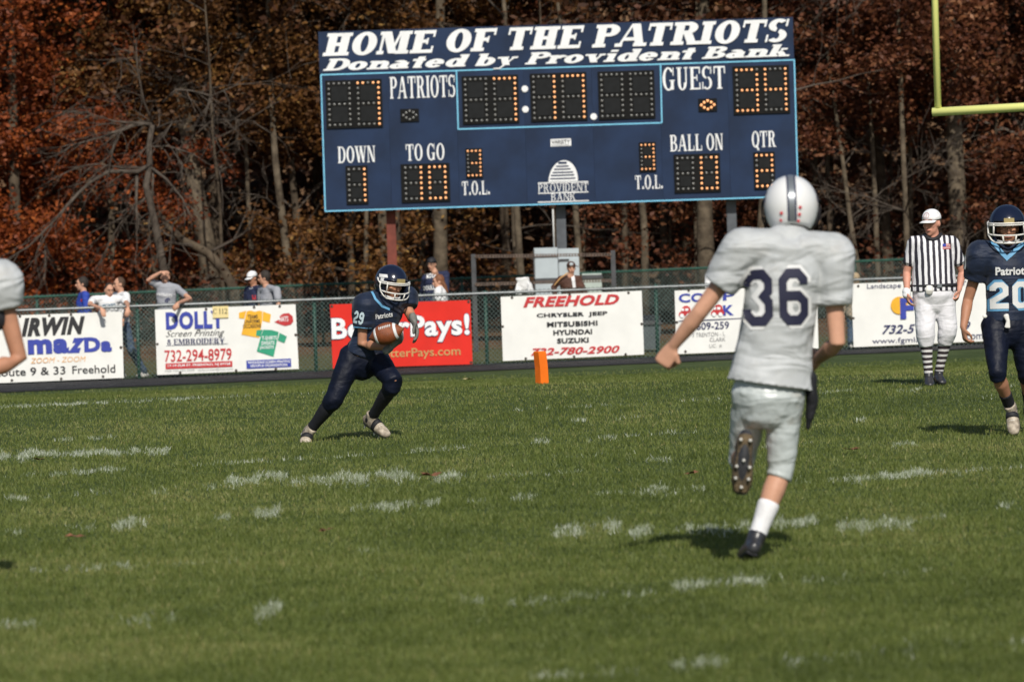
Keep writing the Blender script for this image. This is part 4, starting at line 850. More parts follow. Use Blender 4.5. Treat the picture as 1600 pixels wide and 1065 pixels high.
def hand(mb, w, D, N, curl=.5, side=1, k=1.0, fr=.0088):
    """w wrist, D towards knuckles, N palm normal, side: thumb side sign along D x N"""
    D = Vector(D).normalized(); N = Vector(N); N = (N-D*N.dot(D)).normalized(); A = D.cross(N)
    mb.loft([w, w+D*.03*k, w+D*.065*k, w+D*.09*k], [(.028*k, .02*k), (.036*k, .019*k), (.042*k, .016*k), (.041*k, .0135*k)], A, 12)
    for i, (o, L) in enumerate(((.031, .072), (.0105, .08), (-.0105, .075), (-.031, .06))):
        L *= k; p = w+D*.088*k+A*o*side*k; d = D+A*o*side*1.2; d.normalize(); P = [p-D*.02, p]; an = 0
        for j, f in enumerate((.42, .32, .26)):
            an = curl*(1.0, 1.9, 2.6)[j]; dd = d*math.cos(an)+N*math.sin(an); p = p+dd*L*f; P.append(p)
        mb.loft(P, [fr*k*1.05, fr*k*1.05, fr*k, fr*k*.95, fr*k*.82], A, 8)
    t0 = w+D*.025*k+A*side*.028*k; t1 = t0+(D*.6+A*side*.65+N*.35)*.042*k; cu = min(1, curl); t2 = t1+(D*.8+A*side*(.25-.8*cu)+N*(.2+.7*cu)).normalized()*.033*k; t3 = t2+(D*.8-A*side*.6*cu+N*.4*cu).normalized()*.025*k
    mb.loft([t0, t1, t2, t3], [.014*k, .0125*k, .011*k, .009*k], N, 8)
def headmesh(mb, C, F, R, U, k=1.0):
    mb.ell(C+U*.02*k-F*.01*k, .074*k, .095*k, .1*k, R, F, U, 18, 12)
    mb.ell(C-U*.05*k+F*.018*k, .058*k, .068*k, .068*k, R, F, U, 16, 10)
    mb.ell(C-U*.096*k+F*.055*k, .027*k, .024*k, .02*k, R, F, U, 10, 6)
    mb.loft([C+F*.083*k+U*.014*k, C+F*.1*k-U*.012*k, C+F*.107*k-U*.03*k], [.009*k, .011*k, .015*k], R, 8)
    mb.loft([C+F*.078*k+U*.036*k-R*.042*k, C+F*.088*k+U*.038*k, C+F*.078*k+U*.036*k+R*.042*k], [.011*k]*3, U, 8)
    mb.loft([C+F*.072*k-U*.062*k-R*.022*k, C+F*.086*k-U*.062*k, C+F*.072*k-U*.062*k+R*.022*k], [.009*k]*3, U, 8)
    for s in (-1, 1):
        mb.ell(C+R*.076*k*s-F*.008*k-U*.008*k, .01*k, .02*k, .032*k, R, F, U, 10, 6); mb.ell(C+R*.04*k*s+F*.06*k-U*.02*k, .02*k, .02*k, .02*k, R, F, U, 10, 6)
def facebits(root, C, F, R, U, k=1.0, brow=None, body=None):
    for s in (-1, 1):
        m = MB(); m.ell(C+R*.031*k*s+F*.083*k+U*.013*k, .0115*k, .0065*k, .005*k, R, F, U, 10, 6); m.build('eye', EYE, body or root, True)
    m = MB()
    for s in (-1, 1): m.loft([C+R*.015*k*s+F*.096*k+U*.034*k, C+R*.033*k*s+F*.092*k+U*.04*k, C+R*.05*k*s+F*.08*k+U*.034*k], [(.003*k, .003*k)]*3, U, 6)
    m.build('eyebrows', brow or HAIRD, body or root, True)
    m = MB(); m.loft([C+F*.08*k-U*.062*k-R*.024*k, C+F*.095*k-U*.06*k, C+F*.08*k-U*.062*k+R*.024*k], [(.004*k, .006*k)]*3, U, 6); m.build('mouth', LIP, body or root, True)
def shoe(root, A, K, D, m_up, m_so, k=1.0, studs=True, cap=None, name='shoe'):
    """A ankle, K knee, D foot direction; returns shoe part"""
    D = Vector(D).normalized(); U = (Vector(K)-A); U = (U-D*U.dot(D)).normalized(); S = D.cross(U)
    b = A-U*.062*k; m = MB()
    P = [b-D*.065*k, b-D*.03*k, b+D*.03*k, b+D*.09*k, b+D*.15*k, b+D*.195*k]
    P = [p+U*o*k for p, o in zip(P, (.006, .01, .012, .004, -.003, -.008))]
    m.loft(P, [(.034*k, .04*k), (.042*k, .052*k), (.044*k, .06*k), (.05*k, .05*k), (.051*k, .036*k), (.04*k, .025*k)], S, 14)
    m.loft([b+D*.012*k, A+U*.0*k, A+U*.035*k], [(.042*k, .062*k), (.046*k, .06*k), (.048*k, .055*k)], S, 12, (True, False))
    up = m.build(name, m_up, root); organic(up, .008, 5, .5)
    so = MB(); so.loft([p-U*(.03+q)*k for p, q in zip(P, (.0, .008, .008, .002, -.006, -.014))], [(.032*k, .012*k), (.037*k, .013*k), (.035*k, .012*k), (.047*k, .012*k), (.046*k, .011*k), (.033*k, .009*k)], S, 14); o = so.build('sole', m_so, up, True)
    if studs:
        st = MB()
        for (d, s) in ((-.045, -.022), (-.045, .022), (.05, .0), (.08, -.03), (.08, .03), (.135, -.03), (.135, .03), (.175, 0)):
            c = b+D*d*k+S*s*k-U*.048*k; st.loft([c, c-U*.016*k], [.009*k, .006*k], S, 8, True)
        st.build('studs', cap or M_stud, up, True, kind='stuff')
    if m_up is M_cleat:
        sb_ = MB(); sb_.loft([b+D*.045*k+U*.012*k, b+D*.085*k+U*.006*k], [(.049*k, .063*k), (.052*k, .054*k)], S, 16, False); sb_.build('strap', M_dk, up, True)
    if m_up is not m_so:      # laces and tongue
        la = MB()
        for i in range(4):
            c = b+D*(.05+.022*i)*k+U*(.051-.004*i)*k; la.loft([c-S*.02*k, c+U*.004*k, c+S*.02*k], [.0035*k]*3, U, 6)
        la.build('laces', M_mask if m_up is not M_cleatb else M_dk, up, True)
    return up
def helmet(root, C, F, U, m_sh, k=1.0, mask=True, stripe=None, logo=None, stripe2=None, plate=True):
    F, R, U = basis(F, U); C = C-F*.014*k+U*.006*k; rx, ry, rz = .122*k, .142*k, .135*k; nc, nr = 56, 16; V = []; Fc = []
    def P(az, el, o=1.0): return C+F*(ry*o*math.cos(el)*math.cos(az))+R*(rx*o*math.cos(el)*math.sin(az))+U*(rz*o*math.sin(el))
    def elb(az):
        a = abs(math.degrees(az)); 
        if a < 52: return 16
        if a < 60: return 16-(a-52)/8*64
        if a < 95: return -48-(a-60)/35*3
        return -51+(a-95)/85*12
    for c in range(nc):
        az = -PI+2*PI*c/nc; e1 = math.radians(elb(az))
        for r in range(nr+1):
            el = PI/2-(PI/2-e1)*(r+.02)/(nr+.02); o = 1.0
            if abs(az) > 1.0 and el < -.3: o = 1+.1*(-el-.3)
            V.append(P(az, el, o))
    for c in range(nc):
        c2 = (c+1) % nc
        for r in range(nr): Fc.append((c*(nr+1)+r, c*(nr+1)+r+1, c2*(nr+1)+r+1, c2*(nr+1)+r))
    m = MB(); m.add(V, Fc); sh = m.build('helmet', m_sh, root, True)
    so = sh.modifiers.new('thick', 'SOLIDIFY'); so.thickness = .009*k; so.offset = 1
    ed = MB()   # padded rim along the opening
    rim = [P(math.radians(a), math.radians(elb(math.radians(a))), .99) for a in list(range(-100, -60, 8))+list(range(-60, -50, 2))+list(range(-48, 50, 8))+list(range(50, 61, 2))+list(range(64, 101, 8))]
    ed.tube(rim, .006*k, 6); ed.build('rim', m_sh if m_sh is M_hn else M_mask, sh, True)
    for s in (-1, 1):
        e = MB(); c = P(s*PI/2, -.22, 1.01); e.loft([c-R*s*.002, c+R*s*.003], [.017*k, .015*k], U, 14, False); e.build('ear_hole', M_dk, sh, True)
    if stripe:
        for (h, mt, o) in ((.021, stripe2, 1.01), (.0135, stripe, 1.018)):
            if mt is None: continue
            q = MB(); V = []; n = 26
            for i in range(n+1):
                t = math.radians(14+(214-14)*i/n)
                for x in (-h*k, h*k):
                    kk = math.sqrt(1-(x/rx)**2)*o*(1+max(0, .1*(t-PI-.3))); V.append(C+R*x+F*(ry*math.cos(t)*kk)+U*(rz*math.sin(t)*kk))
            q.add(V, [(2*i, 2*i+1, 2*i+3, 2*i+2) for i in range(n)]); q.build('stripe', mt, sh, True)
    if logo:
        for s in (-1, 1):      # spearhead and bar emblem on each side
            q = MB()
            for poly in ([(-.5, .34), (.45, .5), (.6, .2), (-.3, .05)], [(-.1, .04), (.28, .1), (.2, -.5), (-.02, -.45)], [(-.55, .0), (-.3, -.02), (-.22, -.34), (-.45, -.3)]):
                n_ = 6; A4 = [Vector(p) for p in poly]; pts = []
                for i_ in range((n_+1)**2):
                    a_, b_ = (i_ % (n_+1))/n_, (i_//(n_+1))/n_; x, y = A4[0].lerp(A4[1], a_).lerp(A4[3].lerp(A4[2], a_), b_); pts.append(P(s*(PI/2-(.3 if m_sh is M_hn else .05)-x*.7), .27+y*.6, 1.014))
                q.add(pts, [(j_*(n_+1)+i_, j_*(n_+1)+i_+1, (j_+1)*(n_+1)+i_+1, (j_+1)*(n_+1)+i_) for j_ in range(n_) for i_ in range(n_)])
            q.build('side_emblem', logo, sh)
    if plate:
        q = MB(); q.obox(P(0, math.radians(16), 1.03), R*.033*k, U*.015*k, F*.008*k); q.build('front_plate', M_goldp, sh)
    if mask:
        q = MB(); rb = .0052*k
        def A(az, z, r): return C+F*(r*math.cos(math.radians(az))*1.12-.008)*k+R*(r*math.sin(math.radians(az)))*k+U*z*k
        def arc(a0, a1, z, r, dz=0, n=12): return [A(a0+(a1-a0)*i/n, z+dz*abs(math.cos(math.radians(a0+(a1-a0)*i/n))), r) for i in range(n+1)]
        top = arc(-64, 64, .02, .142); mid = arc(-60, 60, -.04, .148, -.018); low = arc(-42, 42, -.085, .142, -.022)
        q.tube(top, rb, 8); q.tube(mid, rb, 8); q.tube(low, rb, 8); q.tube(arc(-62, 62, .008, .146), rb*.8, 8)
        for s in (-1, 1):
            q.tube([A(64*s, .02, .142), A(66*s, -.02, .142), A(60*s, -.055, .148), A(50*s, -.085, .146), A(42*s, -.098, .142)], rb, 8)
            q.tube([A(42*s, .02, .142), A(42*s, -.05, .149)], rb, 8); q.tube([A(17*s, -.06, .149), A(15*s, -.105, .142)], rb, 8)
            q.tube([A(64*s, .0, .142), A(80*s, .02, .13), A(92*s, .03, .118)], rb, 8)
        q.build('facemask', M_mask if m_sh is M_hn else M_dk, sh, True)
        q = MB(); q.tube([P(-1.3, -.75, 1.0), C+F*.1*k-R*.03*k-U*.105*k, C+F*.118*k-U*.1*k, C+F*.1*k+R*.03*k-U*.105*k, P(1.3, -.75, 1.0)], .008*k, 8); q.build('chin_strap', M_hw, sh, True)
    return sh
def cap(root, C, F, R, U, mt, k=1.0, brim=1, name='cap', tilt=-.25):
    m = MB(); V = []; Fc = []; nc, nr = 28, 8
    for c in range(nc):
        az = 2*PI*c/nc
        for r in range(nr+1):
            el = PI/2-(PI/2-.02)*(r+.05)/(nr+.05); V.append(C+U*.03*k+F*((.1*math.cos(el)*math.cos(az)-.008)*k)+R*(.084*k*math.cos(el)*math.sin(az))+U*(.098*k*math.sin(el)**.8 if el > 0 else 0))
    for c in range(nc):
        for r in range(nr): Fc.append((c*(nr+1)+r, c*(nr+1)+r+1, ((c+1) % nc)*(nr+1)+r+1, ((c+1) % nc)*(nr+1)+r))
    m.add(V, Fc); o = m.build(name, mt, root, True); so = o.modifiers.new('thick', 'SOLIDIFY'); so.thickness = .005; so.offset = 1
    if brim:
        b = MB(); n = 12; V = []
        for dz in (0, -.004*k):
            for i in range(n+1):
                a = math.radians(-62+124*i/n)
                for j in range(4):
                    e = j/3; q = Vector((math.cos(a)*.094, math.sin(a)*.08)); L = .075*e*max(0, math.cos(a*.9))**.6
                    V.append(C+U*(.036*k+dz)+F*((q.x+L-.008)*k)*1+R*(q.y*(1+.03*e)*k)+U*(tilt*L-.12*abs(math.sin(a))**2*.1)*k)
        K = (n+1)*4; Fq = []
        for i in range(n):
            for j in range(3): q = i*4+j; Fq += [(q, q+1, q+5, q+4), (K+q, K+q+4, K+q+5, K+q+1)]
            q = i*4+3; Fq.append((q, K+q, K+q+4, q+4))
        b.add(V, Fq); b.build('brim', mt, o, True)
    return o
def hair(root, C, F, R, U, mt, k=1.0, long=False, short=False):
    m = MB(); g = .003 if short else .01
    m.ell(C-F*.026*k+U*.032*k, (.077+g)*k, (.088+g)*k, (.095+g)*k, R, F, U, 18, 12)
    m.ell(C-F*.045*k-U*.02*k, (.066+g)*k, .05*k, .06*k, R, F, U, 14, 8)
    if long: m.loft([C-F*.06*k+U*.0*k, C-F*.1*k-U*.1*k, C-F*.12*k-U*.2*k, C-F*.13*k-U*.27*k], [(.08*k, .05*k), (.085*k, .045*k), (.07*k, .035*k), (.03*k, .02*k)], R, 14); m.ell(C+R*.06*k-U*.03*k, .03*k, .06*k, .09*k, R, F, U)
    o = m.build('hair', mt, root); organic(o, .009*k if not long else .012, 3, .5, .012, .04); return o
def person(label, J, F, look, out, vox=.008, k=1.0, cat='person', group=None, lookup=UPV):
    """J: world joints. out: outfit dict."""
    F = Vector(F).normalized(); base = Vector(((J['hL'].x+J['hR'].x)/2, (J['hL'].y+J['hR'].y)/2, 0)); base.z = hz(base.x, base.y)
    root = empty('person', base, label, 'person', group)
    sh = (J['sL']+J['sR'])/2; pel = (J['hL']+J['hR'])/2; S = (J['sR']-J['sL']).normalized(); H = (J['hR']-J['hL']).normalized(); N = J['n']; C = J['c']
    sp = sh-pel; waist = pel+sp*.33; chest = pel+sp*.74; ax = sp.normalized(); fat = out.get('fat', 1.0); sg = 1 if S.cross(ax).dot(F) > 0 else -1
    Fh, R, U = basis(look, lookup)
    # ---- body
    b = MB(); b.loft([pel-ax*.09*k, pel, waist, chest, sh+ax*.015*k], [(.13*k, .095*k), (.155*k, .11*k), (.135*fat*k, .1*fat*k), (.155*k, .112*k), (.13*k, .075*k)], S, 18)
    b.loft([J['sL'], sh+ax*.02*k, J['sR']], [.056*k, .066*k, .056*k], ax, 12); b.loft([sh, N, C-U*.07*k-Fh*.015*k, C-U*.02*k-Fh*.02*k], [.07*k, .06*k, .057*k, .055*k], S, 14)
    headmesh(b, C, Fh, R, U, k*out.get('hk', 1.0))
    for s in 'LR':
        a, e, w = J['s'+s], J['e'+s], J['w'+s]
        b.loft([a, a.lerp(e, .35), e, e.lerp(w, .3), w], [.052*k, .048*k, .04*k, .0425*k, .0275*k], F, 12)
        D = J.get('hd'+s, (w-e).normalized()); NN = J.get('hn'+s, Vector((0, 0, 0))-S*(1 if s == 'R' else -1)); tsg = J.get('ts'+s)
        if tsg is None:
            Dn = Vector(D).normalized(); A = Dn.cross(Vector(NN)); tsg = 1 if A.dot(F+UPV*.3) > 0 else -1
        if not J.get('nohand'+s): hand(b, w, D, NN, J.get('curl'+s, .4), tsg, k*out.get('handk', 1), out.get('fr', max(.0088, vox*1.0)))
        hp, kn, an = J['h'+s], J['k'+s], J['a'+s]
        b.loft([hp, hp.lerp(kn, .4), kn, kn.lerp(an, .28), kn.lerp(an, .75), an], [.083*k, .075*k, .054*k, .056*k, .038*k, .034*k], S, 14)
        td = Vector(J.get('f'+s, F)).normalized(); dn = (an-kn).normalized(); b.loft([an, an+td*.03*k+dn*.03*k, an+td*.11*k+dn*.055*k], [.03*k, .022*k, .016*k], S, 10)
    body = b.build('body', out.get('skin', SKIN), root); organic(body, vox, 3, .5)
    if not out.get('noface'): facebits(root, C, Fh, R, U, k*out.get('hk', 1.0), out.get('haircol', HAIRD), body)
    # ---- shirt
    pads = out.get('pads', 0); m = MB(); q = .018+out.get('loose', .0)
    low = out.get('hem', .0)
    if pads:
        tw = out.get('boxy', 1.0); m.loft([pel-ax*low*k, pel+ax*.05*k, waist, chest-ax*.04*k, chest+ax*.07*k, sh+ax*.04*k, sh+ax*.085*k], [(.18*k*tw, .13*k*tw), (.172*k*tw, .125*k*tw), (.164*k*tw**.6, .13*k), (.180*k, .148*k), (.194*k, .155*k), (.195*k, .138*k), (.12*k, .09*k)], S, 26, (False, True))
        for s, sn in (('L', -1), ('R', 1)):
            a, e = J['s'+s], J['e'+s]; up = a+ax*.03*k
            m.loft([sh+ax*.03*k+S*sn*.05*k, up.lerp(a, .3)+S*sn*.02*k], [(.13*k, .1*k), (.115*k, .105*k)], F, 16)
            L = out.get('sleeve', .62); m.loft([up, a.lerp(e, L*.5)+ax*.01*k, a.lerp(e, L)], [(.122*k, .112*k), (.11*k, .104*k), (.088*k, .085*k)], F, 18, (True, False))
    else:
        m.loft([pel-ax*(.06+low)*k, pel+ax*.02*k, waist, chest, sh+ax*.005*k, sh+ax*.045*k], [((.155+q)*k, (.11+q)*k), ((.155+q)*k*fat, (.11+q)*k*fat), ((.14+q)*fat*k, (.105+q)*fat*k), ((.165+q)*k, (.12+q)*k), ((.15+q)*k, (.085+q)*k), (.085*k, .065*k)], S, 20)
        for s in 'LR':
            a, e, w = J['s'+s], J['e'+s], J['w'+s]
            m.loft([sh+ax*.015*k, a, a.lerp(e, .3)], [.074*k, .073*k, .066*k], F, 14)
            if out.get('long'): m.loft([a, a.lerp(e, .5), e, e.lerp(w, .5), e.lerp(w, .95)], [.066*k, .062*k, .058*k, .052*k, .04*k], F, 14)
            else: m.loft([a, a.lerp(e, .35), a.lerp(e, out.get('sleeve', .6))], [.068*k, .066*k, .064*k], F, 14)
    shirt = m.build(out.get('shirtname', 'shirt'), out['shirt'], root); organic(shirt, vox*1.15, out.get('ssm', 5), .5, out.get('fold', .012), out.get('foldscale', .16))
    # ---- trousers
    m = MB(); g = out.get('pantq', .014); hk_ = out.get('hipk', 1.0)
    m.loft([pel-ax*.1*k, pel-ax*.02*k, pel+ax*(.07+out.get('rise', 0))*k], [((.12+g)*k*hk_, (.1+g)*k), ((.152+g)*k*hk_*fat**.3, (.112+g)*k*hk_*fat**.5), ((.14+g)*k*hk_*fat**.6, (.1+g)*k*fat**.7)], H, 18)
    for s in 'LR':
        hp, kn, an = J['h'+s], J['k'+s], J['a'+s]
        if out.get('knickers'): m.loft([hp, hp.lerp(kn, .4), kn, kn.lerp(an, .1), kn.lerp(an, out['knickers'])], [(.09+g)*k*hk_**.5, (.080+g*.8)*k, (.062+g*out.get('baggy', .3))*k, (.064+g*out.get('baggy', .2))*k, (.057+g*out.get('baggy', 0)*.5)*k], F, 16, (True, False))
        else: m.loft([hp, hp.lerp(kn, .4), kn, kn.lerp(an, .5), an], [(.09+g)*k, (.08+g)*k, (.064+g)*k, (.06+g)*k, (.055+g)*k], F, 16)
    tr = m.build('trousers', out['pants'], root); organic(tr, vox*1.2, 6, .5, out.get('pfold', .01), .07)
    for s in 'LR':
        hp, kn, an = J['h'+s], J['k'+s], J['a'+s]
        if out.get('socks'):
            m = MB(); t = out.get('socktop', .15); m.loft([kn.lerp(an, t), kn.lerp(an, max(.35, t+.05)), kn.lerp(an, .75), an, an+(an-kn).normalized()*.055*k], [.06*k if t < .4 else .052*k, .063*k if t < .4 else .05*k, .047*k, .045*k, .044*k], F, 14, (False, True))
            o = m.build('sock', out['socks'], root); organic(o, vox, 3, .5)
        if not J.get('noshoe'+s): shoe(root, an, kn, J.get('f'+s, F), out.get('shoe', M_cleat), out.get('sole', M_dk), k, out.get('studs', False))
    # ---- head gear
    hk = k*out.get('hk', 1.0)
    if out.get('hair'): hair(root, C, Fh, R, U, out['hair'], hk, out.get('longhair', False), out.get('shorthair', False))
    if out.get('cap'): cap(root, C, Fh, R, U, out['cap'], hk*1.03, out.get('brim', 1))
    if out.get('collar'):
        m = MB(); c0 = N+ax*.0; fz = F*.0
        pts = []
        for i in range(17):
            a = 2*PI*i/16; pts.append(N-ax*(.005 if not pads else -.012)*k+S*math.cos(a)*(.075+.03*bool(pads))*k+F*math.sin(a)*(.075+.05*bool(pads))*k-ax*(.05+.06*bool(pads))*k*max(0, math.sin(a))**1.5)
        m.tube(pts, out.get('collarw', .013)*k, 8); m.build('collar', out['collar'], shirt, True)
    return dict(root=root, body=body, shirt=shirt, pants=tr, C=C, F=Fh, R=R, U=U, S=S, ax=ax, sh=sh, pel=pel, chest=chest, N=N, k=k)
def px(conv, Y):
    return lambda x, y, dy=0: at(*conv(x, y), Y+dy)
# ------------------------------------------------------------------ player 36, seen from behind
Z = lambda ox, oy, s: (lambda x, y: (ox+x/s, oy+y/s))
id_ = lambda x, y: (x, y)
P = px(id_, 22.3)
J = dict(c=P(1236, 327, .1), n=P(1232, 372, .05), sL=P(1162, 396, 0), sR=P(1299, 403, .02), eL=P(1093, 488, .02), wL=P(1052, 540, .1), eR=P(1308, 536, .0), wR=P(1279, 560, .24),
         hL=P(1176, 612, 0), hR=P(1226, 612, 0), kL=P(1158, 724, .2), aL=P(1163, 700, -.2), kR=P(1220, 735, .06), aR=P(1181, 842, -.02),
         hdL=Vector((-.5, .1, -.75)), hnL=Vector((.3, .9, .0)), curlL=1.25, curlR=1.2, fL=Vector((-.12, .02, -1)), fR=Vector((-.1, .95, -.22)), noshoeL=1, tsL=1)
p36 = person('player in pale grey jersey 36 running away, white striped helmet', J, (0, 1, 0), (.03, 1, -.05), dict(shirt=M_jw, shirtname='jersey', pants=M_pg, pads=1, hem=-.035, sleeve=.56, knickers=.12, pantq=.008, boxy=1.2, hipk=1.12, fold=.012, foldscale=.14, ssm=5, pfold=.012, socks=None, shoe=M_cleatb, sole=M_dk, skin=SKIN, noface=1, handk=1.12, fr=.0082), vox=.006)
helmet(p36['root'], J['c']+UPV*.012, (.03, 1, -.05), UPV, M_hw, 1.08, True, M_silv, M_nvp, M_nvy, False)
m = MB()
for x, y in ((1220, 333), (1220, 344), (1249, 324), (1248, 335), (1246.5, 345)):
    c = J['c']+UPV*.0185+Vector((0, -.015, 0)); d = (at(x, y, 22.3)-c); d.y = 0; yy = -.142*1.08*math.sqrt(max(.02, 1-(d.x/.13)**2-(d.z/.146)**2))
    q = c+Vector((d.x, yy-.004, d.z)); m.ell(q, .0085, .004, .0085, n=8, m=5)
m.build('award_stickers', mat('sticker_red', (.5, .02, .03), .5, .1, 9), p36['root'], kind='stuff')
kn, an = J['kR'], J['aR']
m = MB(); m.loft([kn.lerp(an, .50), kn.lerp(an, .75), an], [.056, .046, .044], UPV.cross(F0), 14); o = m.build('sock', M_sockw, p36['root']); organic(o, .007, 3, .5)
shoe(p36['root'], J['aL'], J['kL'], J['fL'], M_cleatb, M_sole, 1.03, True)
M_num = mat('number_navy', (.012, .013, .04), .7, .1, 9); s36 = p36['shirt']; bc = P(1210, 465)
decal('number_outline', block('36', .26), bc, (0, -1, .03), UPV, .34, .305, s36, M_hw, .0035)
decal('number', block('36', .175), bc, (0, -1, .03), UPV, .305, .272, s36, M_num, .0065)
# black towel and glove pouch at the hip, black side gussets
m = MB(); a = P(1266, 585, .0); m.loft([a, P(1269, 628, .03), P(1262, 668, .05)], [(.03, .05), (.03, .05), (.014, .03)], (1, 0, 0), 12); o = m.build('hip_towel', M_dk, p36['root']); organic(o, .009, 4, .5, .012, .05)
for xa, xb, sx in ((1145, 446, 1), (1286, 462, -1)):
    m = MB(); m.loft([P(xa, xb-22, .0), P(xa-3*sx, xb+2, 0)], [(.03, .06), (.035, .062)], (1, 0, 0), 12); o = m.build('undershirt_edge', M_dk, p36['root']); organic(o, .009, 4, .5)
# ------------------------------------------------------------------ ball carrier 29
P = px(Z(450, 390, 3.329), 37.4)
J = dict(c=P(540, 180, -.12), n=P(495, 262, -.06), sL=P(398, 300, -.14), sR=P(600, 262, .1), eL=P(385, 490, -.14), wL=P(532, 508, -.34), eR=P(640, 345, .02), wR=P(655, 372, -.2),
         hL=P(335, 548, -.02), hR=P(452, 560, .04), kL=P(240, 775, -.1), aL=P(118, 935, .08), kR=P(552, 690, -.22), aR=P(438, 868, .1),
         hdL=Vector((.75, .1, .55)), hnL=Vector((-.4, .3, .5)), curlL=.55, hdR=Vector((.22, -.3, -.9)), hnR=Vector((-.8, -.2, -.2)), curlR=.35, fL=Vector((-.1, -.75, -.55)), fR=Vector((.62, -.55, -.42)))
p29 = person('ball carrier 29 in navy uniform running with the football tucked', J, (.35, -.9, -.1), (.5, -.8, -.2), dict(shirt=M_jn, shirtname='jersey', pants=M_pn, pads=1, hem=.0, sleeve=.55, knickers=.26, baggy=.8, pantq=.02, fold=.014, foldscale=.14, pfold=.012, socks=M_sockb, socktop=.05, shoe=M_cleat, sole=M_dk, skin=SKINT, studs=True, haircol=HAIRD), vox=.008)
helmet(p29['root'], J['c']+UPV*.008, (.5, -.8, -.22), Vector((.1, -.05, 1)), M_hn, 1.06, True, None, M_hw)
sh_ = p29['shirt']
decal('team_name', fontmesh('Patriots', .03), P(512, 342, -.3), (.2, -1, 0), Vector((-.12, 0, 1)), .15, .042, sh_, M_hw, .006)
decal('sleeve_number', block('29', .22), P(366, 352, -.25), (-.2, -1, .1), Vector((.3, 0, 1)), .085, .1, sh_, mat('number_pale_blue', (.5, .62, .68), .6, .1, 9), .006)
m = MB(); a, e = J['sL'], J['eL']; m.loft([a.lerp(e, .535), a.lerp(e, .575)], [.089, .087], (0, 1, 0), 20, False); o = m.build('sleeve_trim', M_lb, p29['root']); organic(o, .009, 3, .5)
for s, (gD, gN, cu) in (('L', (J['hdL'], J['hnL'], .55)), ('R', (J['hdR'], J['hnR'], .35))):
    m = MB(); w = J['w'+s]; D = gD.normalized(); A = D.cross((gN-D*gN.dot(D)).normalized()); ts = 1 if A.dot(Vector((.35, -.9, .2))) > 0 else -1
    m.loft([w-D*.045, w], [.034, .033], A, 12); hand(m, w, D, gN, cu, ts, 1.14, .0125); o = m.build('glove', M_glv, p29['root']); organic(o, .006, 2, .5)
decal('collar', strip([(438, -200), (452, -248), (488, -284), (532, -300)], 13), P(485, 252, -.28), (.1, -1, .2), UPV, .15, .155, sh_, M_lb, .007)
# football
bc = P(512, 436, -.42); D = Vector((.93, -.15, .24)).normalized(); fb = empty('football', bc, 'brown leather football with two white stripes held by the ball carrier', 'football')
m = MB(); n = 16; prof = [(i/n*2-1) for i in range(n+1)]
m.loft([bc+D*(.148*t) for t in prof], [max(.006, .09*(1-abs(t)**2.1)) for t in prof], UPV, 28, False); m.build('leather_shell', M_ball, fb, True)
for t in (-.56, .56):
    m = MB(); ts = [t-.07, t-.03, t+.03, t+.07]; m.loft([bc+D*(.148*q) for q in ts], [.09*(1-abs(q)**2.1)+.0015 for q in ts], UPV, 28, False); m.build('white_stripe', M_hw, fb, True)
m = MB(); Q = D.cross(Vector((0, -1, 0))).normalized(); Q = Q if Q.z > 0 else -Q; Nn = (Vector((0, -.75, 0))+Q*.62).normalized(); T = D.cross(Nn)
for i in range(7): c = bc+D*(-.045+.015*i)+Nn*.0895; m.loft([c-T*.014, c+Nn*.003, c+T*.014], [.0025]*3, Nn, 6)
m.loft([bc-D*.05+Nn*.09, bc+Nn*.0935, bc+D*.05+Nn*.09], [.003]*3, Nn, 6); m.build('laces', M_hw, fb, True)
# ------------------------------------------------------------------ player 20 at the right edge
P = px(Z(1300, 290, 2.597), 34.6)
J = dict(c=P(712, 172, -.08), n=P(716, 232, -.03), sL=P(604, 288, -.02), sR=P(828, 292, .02), eL=P(552, 462, .06), wL=P(533, 575, -.06), eR=P(905, 430, .15), wR=P(935, 520, -.1),
         hL=P(662, 560, 0), hR=P(768, 560, 0), kL=P(672, 765, -.2), aL=P(722, 895, .02), kR=P(790, 770, .02), aR=P(800, 880, .42),
         hdL=Vector((.1, -.1, -1)), hnL=Vector((.9, .2, 0)), curlL=.7, curlR=1.1, fL=Vector((-.02, -.62, -.78)), fR=Vector((.1, .1, -1)))
p20 = person('player 20 in navy jersey running towards the camera at the right edge', J, (0, -1, 0), (-.02, -1, -.06), dict(shirt=M_jn, shirtname='jersey', pants=M_pn, pads=1, hem=-.02, sleeve=.55, knickers=.08, pantq=.02, fold=.014, foldscale=.14, pfold=.012, socks=M_sockb, socktop=.6, shoe=M_cleat, sole=M_dk, skin=SKINT, studs=True, haircol=HAIRB, hk=1.02), vox=.008)
helmet(p20['root'], J['c']+UPV*.012, (-.02, -1, -.05), UPV, M_hn, 1.16, True, None, None)
sh_ = p20['shirt']
decal('team_name', fontmesh('Patriots', .035), P(722, 345), (0, -1, 0), UPV, .24, .062, sh_, M_hw, .006)
decal('collar', strip([(646, -214), (708, -300), (782, -228)], 17), P(713, 262, -.12), (0, -1, .2), UPV, .27, .17, sh_, M_lb, .007)
decal('number_outline', block('20', .265), P(716, 443), (0, -1, 0), UPV, .325, .235, sh_, M_lb, .0035); decal('number', block('20', .2), P(716, 443), (0, -1, 0), UPV, .29, .2, sh_, M_hw, .0065)
decal('sleeve_number', block('20', .22), P(545, 312), (-1, -.6, 0), UPV, .09, .1, sh_, M_hw, .006)
m = MB(); a = P(706, 525, -.16); b_ = P(712, 575, -.17); m.loft([a, a.lerp(b_, .5)+Vector((.01, 0, 0)), b_], [(.022, .012), (.015, .012), (.024, .008)], (1, 0, 0), 10); o = m.build('lace_tie', M_mask, p20['root']); organic(o, .005, 1, .5)
